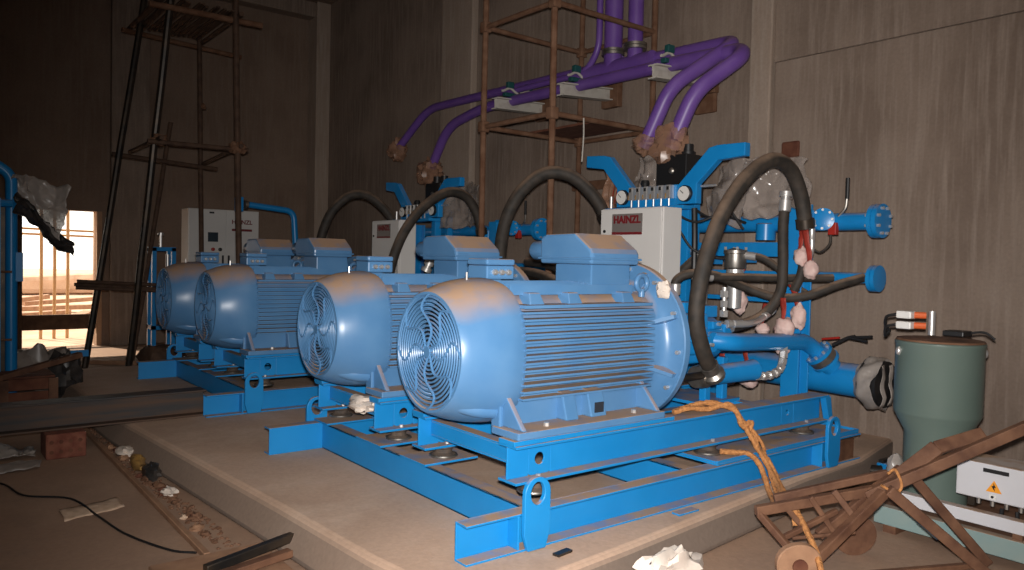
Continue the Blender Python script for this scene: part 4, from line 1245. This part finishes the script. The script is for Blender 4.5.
bp = thing('blue_pipe_elbow', 'blue bent pipe with square end plate beside the two-door cabinet', 'pipe', (5.1, 12.2, 0.0))
MB().tube(bend_path([(4.35, 12.3, 2.27), (5.05, 12.2, 2.20), (5.12, 12.2, 1.2), (5.12, 12.2, FZ)], .14), .05, 16).build('pipe_run', 'pipe_blue', bp)
MB().box(4.16, 4.24, 12.22, 12.42, 2.15, 2.38).build('end_plate', 'pipe_blue', bp, smooth=0, bevel=.01)
MB().lathe([(0, .07), (.05, .07)], (4.28, 12.31, 2.265), (1, 0, 0), 18).build('pipe_collar', 'steel', bp)
bs = thing('blue_valve_station', 'dim blue valve frame with silver valves behind the motor by the doorway pier', 'valve frame', (3.1, 12.4, FZ), None)
for (x, y) in ((3.02, 12.6), (3.30, 12.6), (3.02, 12.85), (3.30, 12.85)):
    MB().box(x - .03, x + .03, y - .03, y + .03, FZ, 1.55).build('frame_post', 'pipe_blue', bs, smooth=0)
MB().box(2.99, 3.33, 12.57, 12.88, 1.50, 1.56).build('top_plate', 'pipe_blue', bs, smooth=0)
MB().box(2.99, 3.33, 12.57, 12.88, .30, .36).build('shelf_plate', 'pipe_blue', bs, smooth=0)
MB().cyl((3.14, 12.7, 1.56), (3.14, 12.7, 1.74), .02, 10).cyl((3.14, 12.7, 1.74), (3.14, 12.7, 1.78), .045, 12).build('valve', 'chrome', bs)
MB().cyl((3.22, 12.62, 1.15), (3.22, 12.62, 1.45), .03, 12).build('sight_tube', 'chrome', bs)
tag(MB().blob((3.0, 12.0, FZ + .12), (.3, .25, .22), amp=.4, freq=2, seed=8).build('debris_sack', 'rust_dark'), 'dark sack of debris on the floor before the doorway pier', 'sack')

# ------------------------------------------------------------------ dark side: rack, plastic, crate, beam on brick
rk = thing('blue_pipe_rack', 'blue pipe rack at the picture edge with torn plastic over it', 'rack', (.55, 9.5, FZ))
rk['label'] = 'blue pipe rack with wires, torn plastic hanging from its top'
for x in (.24, .90):
    MB().tube(bend_path([(x, 9.5, FZ), (x, 9.5, 2.25), (x - .16, 9.5, 2.36)], .1), .055, 14).build('rack_post', 'pipe_blue', rk)
MB().box(.10, .86, 9.58, 9.62, FZ + .1, 2.0).build('back_sheet', 'dark_steel', rk, smooth=0)
for z in (.55, 1.25, 1.95):
    MB().tube([(.1, 9.44, z), (.9, 9.44, z)], .012 if z < 1.9 else .04, 8).build('rack_rail', 'rust' if z < 1.9 else 'pipe_blue', rk)
MB().box(.74, .80, 9.40, 9.46, FZ, 2.0).build('rack_stile', 'pipe_blue', rk, smooth=0)
MB().box(.93, 1.0, 9.46, 9.53, 1.15, 1.45).build('rack_hook', 'pipe_blue', rk, smooth=0)
m = MB()
m.sheet(lambda u, v: V((.88 + .56 * u * (1 - .22 * v), 9.42 + .10 * math.sin(3 * u + v), 2.25 - .10 * u * u - v * (.10 + .52 * u) + .03 * math.sin(u * 7))), 26, 18, amp=.05, freq=6, seed=21)
tag(m.build('torn_plastic', 'pale_film', smooth=30, solid=.003), 'torn greyish plastic sheet blowing over the blue rack before the doorway', 'plastic sheet')
m = MB()
m.sheet(lambda u, v: V((.92 + .52 * u, 9.36 + .05 * math.sin(9 * v), 2.06 - .50 * u - .20 * v * (1 - .2 * u) + .03 * math.sin(7 * u))), 26, 8, amp=.045, freq=8, seed=31)
tag(m.build('torn_plastic', 'black_wrap', smooth=30, solid=.003), 'crumpled shiny dark plastic strip hanging against the bright doorway', 'plastic sheet')
m = MB().blob((1.20, 10.2, FZ + .22), (.34, .30, .34), 26, 18, amp=.6, freq=2.2, seed=41)
tag(m.build('plastic_heap', 'grey_plastic', smooth=25), 'heap of crumpled grey plastic on the floor below the doorway', 'plastic heap')
m = MB().blob((1.46, 9.9, FZ + .18), (.16, .18, .34), 22, 16, amp=.6, freq=2.6, seed=47)
tag(m.build('plastic_heap', 'black_wrap', smooth=25), 'shiny dark crumpled plastic lump beside the grey heap by the doorway', 'plastic heap')
cr = thing('wooden_crate', 'dark red wooden crate of boards standing behind the rusty beam', 'crate', (.80, 9.2, FZ))
for k in range(3):
    MB().box(.30, 1.22, 8.9, 8.93, FZ + .04 + k * .13, FZ + .15 + k * .13).build('crate_board', 'crate_red', cr, smooth=0)
for k in range(4):
    MB().box(.30, 1.22, 8.93 + k * .13, 9.04 + k * .13, FZ + .41, FZ + .43).build('crate_board', 'crate_red', cr, smooth=0)
for x in (.32, .78, 1.20):
    MB().box(x - .04, x + .04, 8.87, 8.90, FZ, FZ + .41).build('crate_batten', 'wood', cr, smooth=0)
tag(MB().bar((.55, 8.7, FZ + .42), (1.45, 8.95, FZ + .62), .09, .05).build('loose_board', 'wood'), 'loose brown board slanting across the crate by the heap', 'board')
tag(MB().bar((1.33, 10.9, FZ + .40), (1.85, 10.9, FZ + .40), .05, .08).build('blue_bar', 'pipe_blue'), 'short blue bar lying behind the plastic heap under the doorway board', 'bar')
ib = MB()
for z0, z1, hw in ((.0, .016, .10), (.219, .235, .10), (.016, .219, .006)):
    ib.box(-.9, 2.20, 7.36 - hw, 7.36 + hw, z0 + .005, z1 + .005)
tag(ib.build('steel_beam', 'beam_steel', smooth=0, bevel=.004), 'long rusty steel I-beam lying from a brick block to the plinth', 'beam')
bb = thing('brick_block', 'red hollow brick block propping the long rusty beam', 'brick', (1.04, 7.25, FZ))
m = MB().box(.91, 1.20, 7.12, 7.42, FZ, .005)
m.build('block_body', 'brick', bb, smooth=0, bevel=.012)
for i in range(4):
    for j in range(2):
        MB().lathe([(0, .016), (.004, .016)], (.95 + i * .068, 7.118, FZ + .06 + j * .08), (0, -1, 0), 10).build('core_hole', 'crate_red', bb)
m = MB().sheet(lambda u, v: V((.45 + .42 * u, 7.25 + .3 * v, FZ + .03 + .10 * math.sin(PI * v) * math.sin(PI * min(1, u + .25)))), 22, 16, amp=.03, freq=11, seed=3)
tag(m.build('plastic_sack', 'pale_film', smooth=25, solid=.003), 'ribbed pale plastic sack lying on the floor beside the brick block', 'sack')
m = MB().sheet(lambda u, v: V((.35 + .5 * u, 6.85 + .2 * v, FZ + .015 + .04 * math.sin(PI * v))), 18, 8, amp=.02, freq=9, seed=9)
tag(m.build('plastic_sack', 'grey_plastic', smooth=25, solid=.003), 'flat dusty grey sack lying before the pale sack', 'sack')
# edge strip, litter, cable, boards
tag(MB().bar((1.36, 11.6, FZ + .018), (1.33, 4.35, FZ + .018), .035, .035).build('edge_strip', 'wood_pale', bevel=.004), 'thin pale strip of timber along the floor beside the plinth', 'strip')
tag(MB().bar((2.18, 12.9, FZ + .03), (3.35, 11.9, FZ + .03), .06, .06).build('edge_strip', 'wood_pale', bevel=.004), 'dusty timber strip on the floor near the doorway pier', 'strip')
random.seed(21)
for i in range(26):
    y = 4.7 + 2.6 * random.random() ** 1.1
    x = 1.40 + random.random() * (.11 - .02 * (7.2 - y) / 2.5)
    r = random.uniform(.014, .032)
    mt = random.choice(('rust', 'rust', 'sack', 'crate_red', 'wood_pale'))
    tag(MB().blob((x, y, FZ + r * .5), (r * 1.4, r * 1.2, r * .8), 10, 7, amp=.7, freq=2.5, seed=i * 2.2).build('rubble_piece', mt), 'small piece of rubble between the timber strip and the plinth', 'rubble', 'rubble beside the plinth')
g = MB()
for i in range(420):
    y = 4.45 + 4.2 * random.random()
    x = 1.375 + random.random() * .13 + .05 * max(0, (6.5 - y) / 2.5)
    r = random.uniform(.005, .014)
    g.blob((x, y, FZ + r * .4), (r * 1.4, r * 1.2, r * .8), 6, 5, amp=.6, freq=2.5, seed=i)
o = g.build('gravel', 'rust')
tag(o, 'loose gravel and grit in the gap beside the plinth', 'gravel', kind='stuff')
tag(MB().blob((1.44, 6.45, FZ + .06), (.05, .13, .06), amp=.5, seed=2).build('crumpled_bag', 'trash_yellow'), 'crumpled yellow bag in the gap beside the plinth', 'bag')
tag(MB().blob((1.47, 6.15, FZ + .05), (.06, .12, .06), amp=.5, seed=6).build('crumpled_bag', 'black_wrap'), 'crumpled dark bag in the gap beside the yellow one', 'bag')
tag(MB().blob((1.46, 6.95, FZ + .04), (.07, .12, .04), amp=.6, seed=12).build('crumpled_paper', 'paper_white'), 'crumpled pale paper beside the plinth near the brick block', 'paper')
tag(MB().blob((1.46, 5.62, FZ + .035), (.05, .07, .035), amp=.6, seed=15).build('crumpled_paper', 'paper_white'), 'crumpled white paper in the gap beside the plinth', 'paper')
tag(MB().tube(smooth_path([(.45, 6.75, FZ + .012), (.58, 6.5, FZ + .012), (.66, 6.15, FZ + .012), (.90, 5.90, FZ + .012), (.98, 5.42, FZ + .012), (1.05, 4.98, FZ + .012), (1.19, 4.58, FZ + .012), (1.30, 4.45, FZ + .012)]), .007, 8).build('floor_cable', 'black_plastic'),
    'thin black cable snaking across the dusty floor', 'cable')
m = MB().sheet(lambda u, v: V((.80 + .36 * u, 5.45 + .24 * v + .1 * u, FZ + .006 + .01 * math.sin(PI * v))), 14, 8, amp=.008, freq=9, seed=2)
tag(m.build('flat_paper', 'sack', smooth=25, solid=.003), 'flat pale paper scrap on the floor beside the cable', 'paper')
tag(MB().box(1.02, 1.62, 3.75, 4.32, FZ, FZ + .045).build('floor_board', 'wood_pale', bevel=.006), 'broad dusty board on the floor at the plinth corner', 'board')
tag(MB().bar((1.22, 4.02, FZ + .075), (1.74, 4.16, FZ + .10), .045, .05).build('lath', 'dark_steel', bevel=.005), 'grey lath lying on the broad dusty board', 'lath')
tag(MB().bar((1.20, 3.90, FZ + .07), (1.66, 3.99, FZ + .08), .06, .04).build('lath', 'wood', bevel=.005), 'reddish brown lath lying beside the grey one', 'lath')
# scraps beside the near skid
tag(MB().bar((2.60, 2.885, .008), (2.71, 2.90, .008), .04, .012).build('scrap_plate', 'dark_steel'), 'small dark scrap plate beside the lifting eye of the near skid', 'scrap')
m = MB().blob((3.13, 2.585, FZ + .08), (.24, .10, .14), 26, 16, amp=.5, freq=2.6, seed=19)
tag(m.build('sand_sack', 'paper_white', smooth=30), 'crumpled pale sack on the floor against the plinth', 'sack')
tag(MB().box(3.62, 3.80, 2.93, 2.99, .001, .012).build('shim_plate', 'skid_blue', bevel=.002), 'small blue shim plate lying on plinth beside the skid', 'plate')
tag(MB().box(5.62, 5.86, 3.05, 3.30, .001, .17).build('timber_block', 'wood', bevel=.01), 'brown timber block under the end of the near skid', 'block')

# ------------------------------------------------------------------ orange rope over the skid
random.seed(5)
rp = thing('rope', 'tan orange rope draped over the blue skid down to the wooden cart', 'rope', (4.4, 3.1, .2))
def strand(pts, r=.018):
    path = smooth_path(pts, 10)
    MB().tube(path, r, 8, wobble=.12).build('rope_strand', 'rope', rp)
strand([(3.98, 3.30, .52), (4.08, 3.26, .545), (4.22, 3.21, .535), (4.36, 3.14, .56), (4.44, 3.11, .47), (4.45, 3.06, .40), (4.47, 3.0, .30), (4.52, 2.96, .20), (4.42, 2.80, .10), (4.22, 2.62, .08), (3.98, 2.40, .12), (3.80, 2.16, -.02), (3.66, 2.02, -.18)])
strand([(4.02, 3.32, .52), (4.18, 3.27, .56), (4.30, 3.21, .565), (4.40, 3.12, .52), (4.42, 3.08, .43), (4.50, 3.04, .37), (4.49, 3.0, .28), (4.56, 2.95, .18), (4.48, 2.82, .08), (4.34, 2.66, .06), (4.16, 2.46, .18), (4.05, 2.38, .16)])
strand([(4.30, 3.16, .25), (4.38, 3.09, .245), (4.44, 3.03, .24), (4.49, 2.97, .16), (4.38, 2.82, .03), (4.12, 2.58, .05), (3.95, 2.40, .15), (3.92, 2.36, .05)])
strand([(4.46, 3.09, .44), (4.49, 3.03, .38), (4.53, 2.99, .30), (4.55, 2.97, .20), (4.40, 2.80, .06), (4.20, 2.60, .05), (3.98, 2.42, .16)], .012)
for c in ((4.46, 3.06, .42), (3.96, 2.41, .14)):
    MB().tube(smooth_path([V(c) + V((.03 * math.cos(a * 2.4), .02 * math.sin(a * 1.7), .035 * math.sin(a * 2.4))) for a in range(7)]), .014, 8).build('rope_knot', 'rope', rp)

# ------------------------------------------------------------------ grey-green tank, its base and the electric box
tk = thing('dust_filter_tank', 'grey-green steel tank with cone base standing against the concrete wall', 'tank', (5.45, 2.25, -.04))
tx, ty = 5.45, 2.275
MB().lathe([(.0, .196), (.45, .196), (.575, .262), (.59, .266), (1.03, .266), (1.04, .271), (1.056, .271), (1.062, .262)], (tx, ty, -.04), (0, 0, 1), 56).build('tank_shell', 'tank_green', tk, smooth=30)
MB().lathe([(0, .267), (.012, .260), (.020, .0)], (tx, ty, 1.022), (0, 0, 1), 48).build('tank_lid', 'rust', tk)
MB().cyl((tx - .04, ty + .04, 1.06), (tx - .04, ty + .04, 1.22), .022, 14).build('vent_pipe', 'chrome', tk)
for i, z in enumerate((1.12, 1.19)):
    MB().box(tx - .17, tx - .09, ty + .12, ty + .22, z - .025, z + .025).build('cable_connector', 'gauge_white', tk, smooth=0, bevel=.008)
    MB().cyl((tx - .11, ty + .125, z), (tx - .08, ty + .06, z), .022, 10).build('connector_ring', 'orange', tk)
    MB().tube(smooth_path([(tx - .16, ty + .22, z), (tx - .17, ty + .28, z - .02), (tx - .14, ty + .30, z - .08), (tx - .10, ty + .29, 1.07)]), .010, 8).build('cable_lead', 'black_plastic', tk)
MB().box(tx - .12, tx + .02, ty - .19, ty - .06, 1.068, 1.105).build('lid_box', 'black_plastic', tk, smooth=0, bevel=.008)
MB().tube(smooth_path([(tx, ty - .18, 1.09), (tx + .02, ty - .26, 1.10), (tx + .03, ty - .32, 1.06)]), .008, 8).build('lid_lead', 'black_plastic', tk)
for a in (2.45, 5.35):
    p = V((tx + .27 * math.cos(a), ty + .27 * math.sin(a), .95))
    MB().blob(p, (.02, .02, .03), amp=.1).build('lid_latch', 'chrome', tk)
MB().blob((tx - .20, ty + .17, .16), (.06, .05, .10), amp=.2).build('inspection_cover', 'pale_film', tk)
bf = thing('filter_skid', 'low grey-green steel frame with dusty white rail under the tank and electric box', 'frame', (5.4, 1.7, FZ))
MB().box(4.97, 5.04, .6, 2.44, FZ + .05, FZ + .165).build('green_rail', 'frame_green', bf, smooth=0, bevel=.005)
MB().box(5.80, 5.88, .6, 2.44, FZ, FZ + .16).build('green_rail', 'frame_green', bf, smooth=0, bevel=.005)
MB().box(5.04, 5.80, .7, .78, FZ + .05, FZ + .16).build('green_rail', 'frame_green', bf, smooth=0, bevel=.005)
for y in (.8, 2.3):
    MB().box(4.98, 5.80, y, y + .08, FZ, FZ + .05).build('ground_bearer', 'wood', bf, smooth=0)
MB().box(5.04, 5.80, .8, 2.44, FZ + .12, FZ + .158).build('deck_plate', 'rust', bf, smooth=0)
MB().box(4.99, 5.06, .6, 2.30, FZ + .20, FZ + .275).build('white_rail', 'box_white', bf, smooth=0, bevel=.005)
for y in (.9, 1.6, 2.2):
    MB().box(5.0, 5.05, y, y + .05, FZ + .165, FZ + .20).build('rail_spacer', 'rust', bf, smooth=0)
eb = thing('electric_box', 'white electric box with yellow warning triangle below the wooden cart', 'electric box', (5.13, 1.7, .10))
MB().box(5.03, 5.30, 1.30, 1.975, .145, .36).build('box_body', 'box_white', eb, smooth=0, bevel=.008)
tri = []
yc, zc, s = 1.765, .232, .042
MB().prism([(5.027, yc + s, zc - s * .75), (5.027, yc - s, zc - s * .75), (5.027, yc, zc + s * .9)], (-.002, 0, 0)).build('warning_triangle', 'warning_yellow', eb, smooth=0)
MB().prism([(5.0245, yc + .004, zc + .024), (5.0245, yc - .012, zc - .002), (5.0245, yc - .002, zc - .002), (5.0245, yc - .006, zc - .024), (5.0245, yc + .014, zc + .005), (5.0245, yc + .003, zc + .005)], (-.001, 0, 0)).build('warning_bolt', 'black_plastic', eb, smooth=0)
MB().box(5.022, 5.029, 1.69, 1.825, .312, .334).build('label_strip', 'black_plastic', eb, smooth=0)
MB().box(5.022, 5.029, 1.752, 1.788, .158, .188).build('lock_plate', 'gauge_white', eb, smooth=0)
MB().lathe([(0, .008), (.004, .008)], (5.022, 1.77, .173), (-1, 0, 0), 10).build('lock', 'black_plastic', eb)
for k in range(7):
    y = 1.42 + k * .075
    MB().cyl((5.10, y, .145), (5.10, y, .10), .014, 8).build('cable_gland', 'steel', eb)
MB().box(5.12, 5.18, 1.90, 1.94, .07, .145).build('box_leg', 'dark_steel', eb, smooth=0)
MB().box(5.12, 5.18, 1.34, 1.38, .07, .145).build('box_leg', 'dark_steel', eb, smooth=0)
m = MB()
for k in range(5):
    y = 1.42 + k * .08
    m.tube(smooth_path([(5.09, y, .10), (5.07, y - .01, .06), (5.04, 1.55 + .03 * k, .02 + .01 * k), (5.02, 1.40 + .02 * k, .0), (5.04, 1.25, .05)]), .011, 8)
tag(m.build('cable_bunch', 'black_plastic'), 'bunch of black cables hanging beneath the white electric box', 'cables')
sv = thing('small_valve', 'small blue valve lying on the floor beside the plinth near the tank', 'valve', (6.3, 3.0, FZ))
MB().box(6.24, 6.36, 2.94, 3.06, FZ, FZ + .12).build('valve_body', 'pipe_blue', sv, smooth=0, bevel=.015)
MB().cyl((6.22, 3.0, FZ + .06), (6.16, 3.08, FZ + .06), .045, 14).build('valve_port', 'dark_steel', sv)
MB().box(6.22, 6.34, 2.99, 3.03, FZ + .125, FZ + .15).build('valve_handle', 'black_plastic', sv, smooth=0)

# ------------------------------------------------------------------ wooden cart
ct = thing('wooden_handcart', 'rough wooden handcart with small wheel propped before the white electric box', 'handcart', (4.2, 2.0, FZ))
def wbar(p, q, w, h, name, up=(0, 0, 1), mat='wood'):
    MB().bar(p, q, w, h, up).build(name, mat, ct, smooth=0, bevel=.006)
wbar((3.70, 2.47, .145), (4.42, 2.06, .262), .045, .055, 'cart_shaft')
wbar((4.26, 2.14, .215), (4.82, 1.515, .675), .05, .062, 'cart_shaft')
wbar((3.92, 2.50, .17), (4.42, 2.10, .33), .035, .045, 'cart_shaft')
wbar((4.40, 2.03, .325), (4.55, 1.89, .505), .035, .085, 'cart_plank', up=(.3, .4, .6))
wbar((4.545, 1.895, .50), (4.76, 1.735, .585), .035, .075, 'cart_plank', up=(.3, .4, .6))
wbar((4.27, 2.02, .28), (4.68, 1.65, -.17), .06, .05, 'cart_leg', up=(1, 1, 0))
wbar((4.46, 2.02, .37), (4.86, 1.72, -.17), .055, .045, 'cart_leg', up=(1, 1, 0))
wbar((4.26, 2.04, .26), (3.78, 2.20, -.10), .05, .055, 'cart_brace', up=(0, 0, 1))
wbar((4.48, 2.05, .36), (4.02, 2.28, .0), .045, .05, 'cart_brace', up=(0, 0, 1))
wbar((3.72, 2.46, .13), (3.73, 2.26, -.02), .035, .04, 'cart_post')
wbar((3.84, 2.38, .17), (3.95, 2.30, .02), .022, .03, 'cart_slat')
wbar((3.96, 2.30, .22), (4.08, 2.22, .02), .022, .03, 'cart_slat')
wbar((4.06, 2.22, .26), (4.14, 2.12, .10), .03, .035, 'cart_slat')
wbar((3.78, 2.34, .02), (4.10, 2.22, .14), .03, .03, 'cart_rail')
wbar((3.86, 2.34, .0), (4.16, 2.14, .03), .02, .02, 'cart_rail')
wbar((3.98, 2.10, -.16), (4.70, 1.72, -.14), .04, .03, 'cart_rail')
wc, wn = V((3.72, 2.215, -.075)), V((.60, .78, .10)).normalized()
MB().lathe([(-.022, .04), (-.022, .114), (-.016, .12), (.016, .12), (.022, .114), (.022, .04)], wc, wn, 32, lambda a, d: 1 + .03 * math.sin(3 * a)).build('cart_wheel', 'wood_pale', ct)
MB().lathe([(-.035, .02), (-.035, .04), (.035, .04), (.035, .02)], wc, wn, 18).build('wheel_hub', 'crate_red', ct)
MB().lathe([(-.018, .03), (-.018, .125), (.018, .125), (.018, .03)], (4.42, 2.28, -.075), wn, 26).build('cart_wheel', 'wood', ct)
MB().tube(smooth_path([(4.25, 2.05, .30), (4.32, 2.0, .26), (4.36, 1.99, .30), (4.34, 2.02, .38), (4.30, 2.04, .36)]), .008, 8).build('lashing', 'rope', ct)
MB().bar((4.42, 1.90, .12), (4.49, 1.84, .04), .062, .052, up=(1, 1, 0)).build('blue_paint_patch', 'screen', ct, smooth=0)

for o in list(bpy.data.objects):
    if o.type == 'EMPTY' and o.parent is None and not any(c.parent == o for c in bpy.data.objects):
        bpy.data.objects.remove(o)
